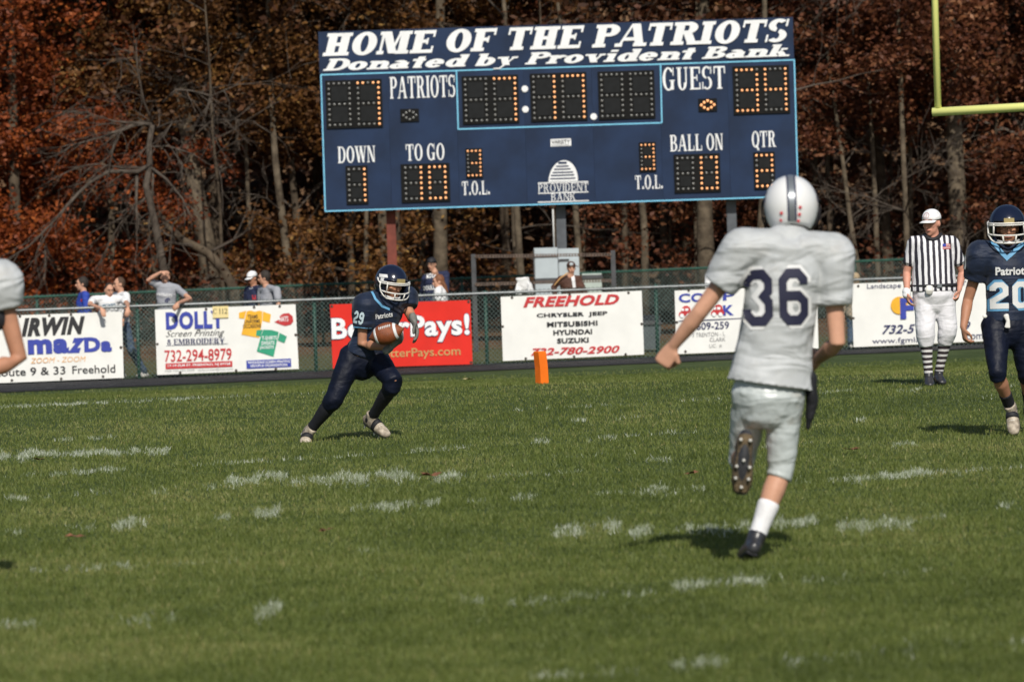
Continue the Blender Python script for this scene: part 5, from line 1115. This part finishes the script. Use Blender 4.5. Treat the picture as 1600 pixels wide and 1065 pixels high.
m = MB(); c = P(620, 530, -.15); m.ell(c, .018, .008, .014); m.build('hip_logo', M_mask, p20['root'], True)
# ------------------------------------------------------------------ referee
P = px(Z(1300, 290, 2.597), 46.0)
J = dict(c=P(404, 152, -.02), n=P(410, 196, 0), sL=P(330, 232, 0), sR=P(488, 230, .03), eL=P(303, 350, .06), wL=P(304, 435, -.06), eR=P(528, 350, .1), wR=P(515, 425, .0),
         hL=P(378, 440, 0), hR=P(450, 440, 0), kL=P(378, 590, -.06), aL=P(392, 770, .02), kR=P(470, 580, .0), aR=P(433, 760, .16),
         hdL=Vector((.12, -.1, -1)), hnL=Vector((1, .1, 0)), curlL=.5, curlR=.6, fL=Vector((-.05, -.95, -.1)), fR=Vector((.15, -.95, -.1)))
ref = person('football referee in black and white striped shirt, white cap and white knickers', J, (-.15, -1, 0), (-.55, -.85, -.08), dict(shirt=M_str, shirtname='shirt', pants=M_refp, knickers=.34, pantq=.038, baggy=.9, sleeve=.66, fold=.012, hem=-.15, rise=.07, hipk=1.05, socks=M_strsock, socktop=.3, shoe=M_cleatb, sole=M_dk, skin=SKINR, cap=M_ww, collar=M_dk, collarw=.021, haircol=HAIRB, hair=HAIRB, shorthair=1, fat=1.3, loose=.012, hk=1.08), vox=.009)
m = MB(); c = ref['pel']+ref['ax']*.085; pts = [c+Vector((math.cos(a)*.226, math.sin(a)*.172, 0)) for a in np.linspace(0, 2*PI, 25)]; m.loft(pts, [(.012, .02)]*25, UPV.cross(Vector((1,0,0))), 8, False); m.build('belt', M_dk, ref['root'], True)
m = MB(); m.obox(c+Vector((.04, -.19, 0)), Vector((.022, 0, 0)), Vector((0, .004, 0)), Vector((0, 0, .018))); m.build('belt_buckle', M_silv, ref['root'])
m = MB(); m.loft([P(396, 408, -.19), P(395, 425, -.2), P(394, 438, -.19)], [(.036, .014), (.042, .018), (.036, .012)], (1, 0, 0), 10); o = m.build('flag_pouch', M_mask, ref['root']); organic(o, .007, 2)
m = MB(); m.loft([P(302, 425, -.04), P(303, 446, -.055)], [.042, .042], (1, 0, 0), 14); o = m.build('wristband', M_ww, ref['root']); organic(o, .007, 2)
for s, (x0, x1) in (('L', (J['sL'], J['eL'])), ('R', (J['sR'], J['eR']))):
    m = MB(); m.loft([x0.lerp(x1, .66), x0.lerp(x1, .7)], [.068, .067], (0, 1, 0), 16, False); o = m.build('sleeve_cuff', M_dk, ref['root']); organic(o, .009, 3)
fl = P(461, 247)
stp = ([(0, i/7*.6) for i in range(8)], None)
def rectshape(x0, y0, x1, y1): return ([(x0, y0), (x1, y0), (x1, y1), (x0, y1)], [[0, 1, 2, 3]])
decal('flag_patch', rectshape(0, 0, 1, .62), fl, (0, -1, 0), UPV, .085, .052, ref['shirt'], M_hw, .004, .012)
for i in range(4): decal('flag_stripe', rectshape(0, 0, 1, .1), fl+UPV*(-.021+.014*i), (0, -1, 0), UPV, .083, .007, ref['shirt'], M_redp, .006, .012)
decal('flag_canton', rectshape(0, 0, 1, 1), fl+Vector((-.025, 0, .013)), (0, -1, 0), UPV, .034, .026, ref['shirt'], M_blue, .008, .012)
m = MB(); c = ref['C']+ref['F']*.1+ref['U']*.085; F_, R_, U_ = basis(ref['F']-Vector((0, 0, -.55)), UPV)
pts = [c+R_*math.cos(a)*.03+(U_*.9)*math.sin(a)*.034 for a in np.linspace(0, 2*PI, 17)]; m.tube(pts, .0022, 6); m.tube([c-U_*.015, c+U_*.015], .0025, 6); m.build('cap_badge', mat('badge_pale_red', (.55, .25, .25), .7, .1, 9), ref['root'], True)
# ------------------------------------------------------------------ player cut by the left edge
P = px(id_, 22.0)
J = dict(c=P(-98, 350, -.05), n=P(-92, 400, 0), sL=P(-152, 440, .0), sR=P(-1, 445, 0), eL=P(-190, 545, 0), wL=P(-150, 570, -.25), eR=P(30, 560, 0), wR=P(-42, 590, -.15),
         hL=P(-125, 640, 0), hR=P(-68, 640, 0), kL=P(-135, 765, -.2), aL=P(-130, 880, .15), kR=P(-60, 770, .05), aR=P(-50, 890, .2),
         curlL=1.1, curlR=1.1, fL=Vector((.1, -.95, -.2)), fR=Vector((.1, -.9, -.4)))
pl = person('player in pale jersey cut off by the left edge, bent bare elbow in view', J, (.3, -1, 0), (.5, -1, -.1), dict(shirt=M_jw, shirtname='jersey', pants=M_pg, pads=1, hem=.04, sleeve=.34, knickers=.12, fold=.014, foldscale=.14, socks=M_sockw, socktop=.4, shoe=M_cleatb, sole=M_dk, skin=SKINT), vox=.008)
helmet(pl['root'], J['c'], (.5, -1, -.1), UPV, M_hw, 1.06, True, M_silv, M_nvy, M_nvy, False)
m = MB(); m.loft([P(-12, 478, 0), P(-5, 500, 0)], [.075, .068], (0, 1, 0), 16); o = m.build('undershirt_sleeve', M_dk, pl['root']); organic(o, .009, 4)
# ------------------------------------------------------------------ spectators
def stand(cpx, cpy, Y, ang, H=1.76, ang_look=None, tilt=0, lean=0, **kw):
    """ang: degrees; 0 faces the camera, +90 faces image right"""
    c = at(cpx, cpy, Y); gz = hz(c.x, Y); k = (c.z+.125-gz)/1.76 if H is None else 1.0
    a = math.radians(ang); F = Vector((math.sin(a), -math.cos(a), 0)); S = Vector((math.cos(a), math.sin(a), 0))   # S: image right when facing camera
    al = math.radians(ang if ang_look is None else ang_look); L = Vector((math.sin(al), -math.cos(al), math.sin(math.radians(tilt))))
    z = lambda h: c.z-(H-.125)+h*H/1.76
    base = Vector((c.x, c.y, 0))-F*.03-F*lean*.5
    def pt(s, f, h): q = base+S*s+F*f; q.z = z(h); return q
    J = dict(c=c, n=pt(0, lean*.38, 1.5), sL=pt(-.185, lean*.3, 1.43), sR=pt(.185, lean*.3, 1.43), eL=pt(-.235, 0, 1.15), wL=pt(-.24, .06, .9), eR=pt(.235, 0, 1.15), wR=pt(.24, .06, .9),
             hL=pt(-.09, -lean*.3, .93), hR=pt(.09, -lean*.3, .93), kL=pt(-.1, .03, .5), kR=pt(.1, .03, .5), aL=pt(-.11, -.02, .09), aR=pt(.11, -.02, .09), fL=F-S*.2, fR=F+S*.2)
    dg = gz-(J['aL'].z-.095)
    J['aL'].z += dg; J['aR'].z += dg; J['kL'].z += dg*.5; J['kR'].z += dg*.5
    for q, v in kw.items(): J[q] = v
    return J, F, L
JB = dict(pants=M_jean, shoe=M_mask, sole=M_dk)
S1 = lambda x, y, Y, dy=0: at(110+x/13.31, 420+y/13.31, Y+dy)
J, F, L = stand(127.5, 443.5, 80.3, -75, 1.74); p = person('dark haired spectator in royal blue shirt facing left by the fence', J, F, L, dict(shirt=M_bls, hair=HAIRD, haircol=HAIRD, pants=M_jeand, shoe=M_dk, sole=M_dk, long=1, fold=.014), vox=.011)
decal('chest_logo', rectshape(0, 0, 1, 1), at(130, 469, 80.2), (-.2, -1, 0), UPV, .05, .045, p['shirt'], M_redp, .006)
Y = 79.8
J, F, L = stand(170.5, 453.5, Y, 15, 1.70, 25, -12, .15, sL=S1(480, 640, Y), sR=S1(1090, 640, Y, .03), eL=S1(400, 745, Y, -.35), wL=S1(640, 820, Y, -.8), hdL=Vector((.35, -.35, -.9)), hnL=Vector((-.1, .9, -.2)), curlL=.25,
               eR=S1(1180, 720, Y, -.25), wR=S1(1200, 815, Y, -.8), hdR=Vector((-.2, -.3, -.9)), hnR=Vector((-.1, .9, 0)), curlR=.4)
p = person('spectator in white lettered shirt leaning his forearm on the fence rail', J, F, L, dict(shirt=M_ww, hair=HAIRD, haircol=HAIRD, shorthair=1, fold=.016, **JB), vox=.011)
decal('shirt_text', fontmesh('MOXED', .03), at(110+810/13.31, 420+755/13.31, Y), (0, -1, 0), UPV, .22, .055, p['shirt'], mat('print_teal', (.06, .16, .26), .7, .1, 9), .006)
J, F, L = stand(186, 444, 80.5, -55, 1.78, -70, -4, eR=at(199, 478, 80.2), wR=at(193, 500, 79.9)); J['kR'] += Vector((.12, 0, 0)); J['aR'] += Vector((.28, .1, 0)); p = person('crew cut spectator in plain white shirt standing left of the green post', J, F, L, dict(shirt=M_ww, hair=HAIRB, haircol=HAIRB, shorthair=1, fold=.016, **JB), vox=.011)
S2 = lambda x, y, Y, dy=0: at(225+x/16.39, 415+y/16.39, Y+dy)
Y = 80.2
J, F, L = stand(258, 433, Y, 5, 1.80, -5, 18, 0, sL=S2(300, 480, Y), sR=S2(850, 590, Y), eL=S2(110, 360, Y, -.12), wL=S2(430, 170, Y, -.2), hdL=Vector((.95, -.12, .12)), hnL=Vector((.1, .3, -.9)), curlL=.35, tsL=None,
               eR=S2(1180, 850, Y, -.4), wR=S2(870, 955, Y, -1.1), hdR=Vector((-.6, -.2, -.7)), hnR=Vector((.1, .8, -.4)), curlR=.5)
J.pop('tsL'); p = person('spectator in grey printed shirt shading his eyes with one hand', J, F, L, dict(shirt=M_gs, hair=HAIRD, haircol=HAIRD, shorthair=1, fold=.016, pants=M_jeand, shoe=M_dk, sole=M_dk), vox=.011)
decal('shirt_text', fontmesh('PATRIOTS', .03), S2(540, 745, Y), (0, -1, 0), Vector((.12, 0, 1)), .26, .05, p['shirt'], M_hw, .006)
decal('shirt_emblem', block('6', .2), S2(610, 880, Y), (0, -1, 0), Vector((.8, 0, .6)), .06, .09, p['shirt'], M_nvp, .006)
J, F, L = stand(394, 434.5, 81.6, -50, 1.78, -45, -14); p = person('spectator in white cap and navy jacket with white collar', J, F, L, dict(shirt=M_nvy, cap=M_ww, haircol=HAIRD, hair=HAIRD, shorthair=1, collar=M_ww, long=1, pants=M_jeand, shoe=M_dk, sole=M_dk, skin=SKINT), vox=.011)
decal('jacket_print', fontmesh('H', .03), at(398, 466, 81.5), (-.2, -1, 0), UPV, .06, .12, p['shirt'], M_redp, .006)
J, F, L = stand(412.5, 434, 80.9, -60, 1.80, -88, -5, sR=at(433, 453, 80.6), eR=at(435, 478, 80.5)); p = person('dark haired spectator in plain grey shirt right of the white cap', J, F, L, dict(shirt=M_gs, hair=HAIRD, haircol=HAIRD, fold=.018, fat=1.1, pants=M_jeand, shoe=M_dk, sole=M_dk), vox=.011)
Y = 84.5
J, F, L = stand(674.5, 413, Y, -20, 1.86, -25, -6, lean=.1, sL=at(664, 435, Y), sR=at(697, 428, Y+.15), n=at(679, 424, Y)); p = person('spectator in navy sweatshirt with white print, glasses and black cap', J, F, L, dict(shirt=M_nvy, cap=M_dk, brim=0, hair=HAIRD, haircol=HAIRD, shorthair=1, long=1, loose=.03, fat=1.15, pants=M_jeand, shoe=M_dk, sole=M_dk), vox=.011)
decal('shirt_text', fontmesh('ROYAL', .04), at(675, 430.5, Y-.1), (-.1, -1, 0), Vector((-.08, 0, 1)), .22, .09, p['shirt'], M_hw, .006)
decal('shirt_text', fontmesh('DOULL', .04), at(670, 449.5, Y-.1), (-.1, -1, 0), Vector((-.08, 0, 1)), .22, .085, p['shirt'], M_hw, .006)
gl = MB()
for s in (-1, 1):
    c = p['C']+p['F']*.1+p['R']*.033*s+p['U']*.012; gl.tube([c+p['R']*math.cos(a)*.022+p['U']*math.sin(a)*.016 for a in np.linspace(0, 2*PI, 13)], .0028, 6)
    gl.tube([c+p['R']*.022*s, p['C']+p['R']*.08*s+p['U']*.012], .0028, 6)
gl.build('glasses', M_dk, p['root'], True)
J, F, L = stand(684.5, 440, 82.5, -100, 1.52, -75, -8); p = person('girl with long auburn hair and white top passing behind the red banner', J, F, L, dict(shirt=M_ww, hair=HAIRR, haircol=HAIRR, longhair=1, pants=M_jeand, shoe=M_dk, sole=M_dk), vox=.011)
Y = 86.5
J, F, L = stand(892.5, 419, Y, -15, 1.80, 8, -6, lean=.12, sL=z7(745, 620) and at(*z7(760, 590), Y), sR=at(*z7(1010, 585), Y+.05), eL=at(*z7(670, 700), Y-.05), n=at(*z7(905, 530), Y), wL=at(*z7(690, 830), Y-.1)); p = person('man in brown track jacket and brown cap in front of the cabinet', J, F, L, dict(shirt=M_brn, cap=M_brn, brim=0, hair=HAIRD, haircol=HAIRD, shorthair=1, long=1, loose=.02, fat=1.1, pants=M_jeand, shoe=M_dk, sole=M_dk), vox=.011)
decal('white_undershirt', ([(0, 0), (.5, 0), (.35, 1), (-.25, 1)], [[0, 1, 2, 3]]), at(*z7(940, 625), Y), (0, -1, 0), UPV, .08, .22, p['shirt'], M_ww, .008)
m = MB(); m.loft([at(*z7(865, 500), Y-.12), at(*z7(760, 570), Y-.14), at(*z7(680, 670), Y-.16)], [(.006, .012)]*3, (0, 1, 0), 8); m.build('sleeve_stripe', M_tan, p['root'], True)
m = MB(); c = p['C']+p['F']*.085+p['U']*.085+p['R']*.01; m.ell(c, .04, .012, .032, p['R'], p['F'], p['U']); m.build('cap_patch', M_cab, p['root'], True)
m = MB(); q = p['C']+p['U']*.045-p['R']*.07; m.loft([q, q-p['R']*.05-p['U']*.012, q-p['R']*.085-p['U']*.016], [(.05, .008), (.045, .006), (.02, .005)], p['F'], 12); m.build('brim', M_brn, p['root'], True)
J, F, L = stand(1116, 416, 84, 60, 1.76, 70); p = person('spectator in white shirt half hidden behind the arm of player 36', J, F, L, dict(shirt=M_ww, hair=HAIRB, pants=M_jeand, shoe=M_dk, sole=M_dk), vox=.011)
J, F, L = stand(1337, 436, 82.6, 160, 1.52, 150, sL=None) if False else stand(1337, 437, 82.6, 170, 1.50, 160)
p = person('blond spectator in sand jacket and blue jeans half behind the landscaping banner', J, F, L, dict(shirt=M_khk, hair=HAIRF, long=1, pants=M_jean, shoe=M_mask, sole=M_dk, noface=1, loose=.02), vox=.011)
# ================================================================== GRASS AND FALLEN LEAVES
GR = tintmat('grass_blades', [(0, (.056, .08, .016)), (1, (.37, .32, .13)), (.5, (.138, .175, .037)), (.8, (.215, .235, .068))], .55, .3, .35)
WH = tintmat('painted_grass', [(0, (.16, .2, .08)), (1, (.7, .72, .66)), (.5, (.4, .45, .32))], .8, .25, .2)
def vnoise(x, y, sc, seed):
    g = np.random.default_rng(seed); T = g.random((64, 64)); u = x/sc; v = y/sc; i = np.floor(u).astype(int); j = np.floor(v).astype(int); fu = u-i; fv = v-j
    fu = fu*fu*(3-2*fu); fv = fv*fv*(3-2*fv); a = T[i % 64, j % 64]; b = T[(i+1) % 64, j % 64]; c = T[i % 64, (j+1) % 64]; d = T[(i+1) % 64, (j+1) % 64]
    return (a*(1-fu)+b*fu)*(1-fv)+(c*(1-fu)+d*fu)*fv
hzv = np.vectorize(hz)
def blades(name, X, Y, h, w, tint, m, seed, **kw):
    g = np.random.default_rng(seed); n = len(X); a = g.uniform(0, 2*PI, n); dx = np.cos(a)*w/2; dy = np.sin(a)*w/2
    z = np.where(Y > 49.5, hzv(X, Y), 0.0); lx = g.normal(0, .35, n)*h; ly = g.normal(0, .35, n)*h
    B = np.stack([X, Y, z-.004], 1); V = np.empty((n, 3, 3)); V[:, 0] = B+np.stack([-dx, -dy, 0*dx], 1); V[:, 1] = B+np.stack([dx, dy, 0*dx], 1); V[:, 2] = B+np.stack([lx, ly, h], 1)
    return npmesh(name, V.reshape(-1, 3), np.arange(n*3).reshape(-1, 3), m, None, np.repeat(tint, 3), **kw)
N = 1000000
g = np.random.default_rng(5)
# density falls with distance, as the blades get smaller in view
d0, d1 = 13.5, 74.0; u = g.random(N); Yg = 1/(1/d0-u*(1/d0-1/d1)); Xg = (g.random(N)*2-1)*(.128*Yg+.6)
lim = np.array([0]); 
xe = np.linspace(-14, 14, 57)
ex = [ground(800+FPX*x/72, near_edge(800+FPX*x/72)).y for x in xe]; keep = Yg < np.interp(Xg, xe, ex)-.02
Xg, Yg = Xg[keep], Yg[keep]; n = len(Xg)
t = .02+.32*vnoise(Xg+50, Yg*.5+50, .8, 1)+.3*vnoise(Xg+50, Yg+50, .2, 2)+.26*vnoise(Xg+90, Yg*.4+50, 3.5, 3)+.05*g.normal(0, 1, n)+g.normal(0, .1, n)+np.where(g.random(n) < .05, .35, 0)
h = (.019+.016*vnoise(Xg+50, Yg+50, .5, 4))*g.uniform(.6, 1.35, n); w = .0032+.00016*Yg
blades('grass', Xg, Yg, h, w, np.clip(t, 0, 1), GR, 6, label='mown green turf covering the playing field', kind='stuff')['category'] = 'grass'
# worn white marks of old lines: (x0,y0,x1,y1, half height px, blades per px)
marks = [(0, 637, 330, 622, 1.5, 26), (330, 622, 560, 611, 1.2, 8), (85, 689, 175, 684, 2.2, 20), (0, 715, 75, 710, 5.5, 60), (75, 712, 130, 710, 3, 40), (130, 710, 262, 706, 4.5, 60), (0, 747, 110, 741, 2, 20), (110, 741, 185, 734, 3, 24),
  (185, 734, 300, 728, 1.5, 7), (300, 728, 476, 718, 2, 18), (476, 718, 700, 704, 1.6, 8), (640, 706, 735, 700, 3, 14), (322, 762, 352, 758, 4, 40), (352, 757, 450, 742, 7, 60), (450, 756, 540, 748, 6, 50), (540, 750, 640, 742, 7, 70), (640, 750, 718, 748, 5, 45), (720, 748, 960, 736, 1.3, 6),
  (0, 782, 60, 780, 4, 24), (60, 781, 150, 770, 2, 18), (150, 772, 330, 760, 1.5, 7), (235, 771, 262, 768, 3.5, 30), (180, 824, 232, 817, 8, 60), (100, 828, 150, 824, 5, 22), (0, 835, 40, 831, 4, 26), (335, 812, 360, 808, 4, 22), (398, 804, 436, 801, 6, 45),
  (548, 797, 590, 793, 3, 28), (590, 795, 688, 786, 4.5, 46), (730, 786, 760, 783, 4, 16), (50, 897, 200, 886, 4, 20), (200, 890, 380, 880, 2.5, 6), (0, 984, 58, 980, 7, 42), (165, 978, 275, 969, 7, 24), (400, 962, 440, 955, 8, 60), (560, 865, 600, 862, 4, 10),
  (720, 944, 760, 940, 4, 34), (790, 948, 900, 936, 4.5, 15), (900, 936, 1030, 928, 4, 15), (1050, 920, 1230, 908, 7, 28), (1230, 914, 1450, 896, 5, 15), (860, 836, 900, 826, 8, 40), (885, 832, 970, 822, 10, 60), (985, 836, 1090, 828, 7, 60), (1090, 832, 1300, 814, 8, 60), (1310, 826, 1425, 820, 8, 60), (1425, 818, 1500, 806, 3, 12),
  (1560, 794, 1600, 792, 5, 30), (1000, 772, 1100, 766, 5, 20), (1010, 772, 1045, 766, 6, 36), (800, 782, 850, 777, 4, 30), (920, 774, 990, 770, 2, 10), (1230, 756, 1320, 751, 3.5, 18), (1320, 752, 1460, 739, 4.5, 42), (1460, 741, 1600, 732, 3, 18),
  (830, 692, 860, 690, 3, 28), (918, 687, 985, 683, 3, 34), (985, 682, 1090, 675, 2.2, 14), (845, 718, 1050, 706, 1.5, 6), (1010, 722, 1048, 718, 3, 24), (970, 724, 1000, 720, 3, 12), (1190, 700, 1280, 694, 2, 12), (1330, 658, 1352, 655, 3, 30), (1395, 698, 1440, 694, 3, 20),
  (990, 634, 1050, 629, 1.8, 22), (800, 641, 990, 633, 1.2, 10), (895, 660, 915, 657, 3, 30), (960, 656, 1000, 653, 2, 14), (1050, 628, 1130, 624, 1.5, 10), (1280, 614, 1330, 611, 1.6, 14), (1395, 612, 1440, 609, 2, 20), (1530, 622, 1560, 620, 2, 26), (1555, 606, 1600, 602, 1.5, 16), (1400, 600, 1430, 598, 1.5, 14),
  (1055, 1052, 1075, 1040, 9, 36), (1060, 1046, 1145, 1036, 10, 46), (830, 1064, 1000, 1052, 7, 14), (1220, 1040, 1400, 1022, 9, 14), (1400, 1030, 1500, 1012, 10, 22), (1560, 1020, 1600, 1006, 8, 26), (1420, 1014, 1430, 1000, 8, 20)]
X = []; Yw = []; Hh = []; T = []
g2 = np.random.default_rng(9)
for (x0, y0, x1, y1, hh, den) in marks:
    k = int(abs(x1-x0)*den*(.10 if den < 20 else .2 if den < 36 else .34)); uu = g2.random(k); cl = .5*vnoise(uu*(x1-x0)+x0+300, np.zeros(k)+y0, 17, 21)+.35*vnoise(uu*(x1-x0)+x0+300, np.zeros(k)+y0, 4, 22)+.15*g2.random(k)
    ok = g2.random(k) < np.clip((cl-.36)*3.2, 0.02, 1); uu = uu[ok]
    for q in uu:
        pp = x0+(x1-x0)*q+g2.normal(0, 2); yy = y0+(y1-y0)*q+2.2*math.sin(pp*.11+y0)*min(1, hh/5)+g2.normal(0, .55)*hh*(.4+1.0*vnoise(np.array([pp+300.]), np.array([y0*1.]), 11, 23)[0])
        n_ = yy+(pp-800)*.0314-372-.0; Yd = 1.6*FPX/n_; 
        if Yd > 50: p_ = ground(pp, yy); X.append(p_.x); Yw.append(p_.y)
        else: X.append((at(pp, yy, Yd)).x); Yw.append(Yd)
X = np.array(X); Yw = np.array(Yw); k = len(X)
blades('painted_grass', X, Yw, g2.uniform(.014, .044, k), .003+.00013*Yw, g2.beta(1.5, 1.6, k), WH, 12, label='worn white marking paint left on the turf in broken streaks', kind='stuff')['category'] = 'line marking'
M_fl = mat('fallen_leaf', (.22, .09, .04), .8, .4, 30, col2=(.12, .05, .025)); M_fy = mat('fallen_leaf_yellow', (.6, .5, .25), .8, .2, 30)
for (x, y, s, mt, lb) in ((673, 751, .085, M_fl, 'red brown fallen leaf on the white patch in front of the ball carrier'), (732, 597, .11, M_fy, 'pale yellow fallen leaf on the turf near the red banner'), (118, 848, .06, M_fl, 'small brown fallen leaf at lower left of the turf'),
     (511, 838, .05, M_fl, 'small brown fallen leaf below the ball carrier'), (1330, 710, .07, M_fl, 'brown fallen leaf right of player 36'), (60, 726, .06, M_fl, 'brown fallen leaf under the long white patch at left'), (1080, 748, .05, M_fl, 'tiny brown leaf left of the raised shoe of player 36')):
    p = ground(x, y); e = empty('fallen_leaf', p, lb, 'leaf'); m = MB(); a0 = random.random()*6; V = [p+Vector((0, 0, .038))]
    for i in range(12): r = s*(1 if i % 2 else .5); a = a0+i*PI/6; V.append(p+Vector((math.cos(a)*r, math.sin(a)*r, .03+.03*random.random())))
    m.add(V, [(0, 1+i, 1+(i+1) % 12) for i in range(12)]); m.build('blade', mt, e)
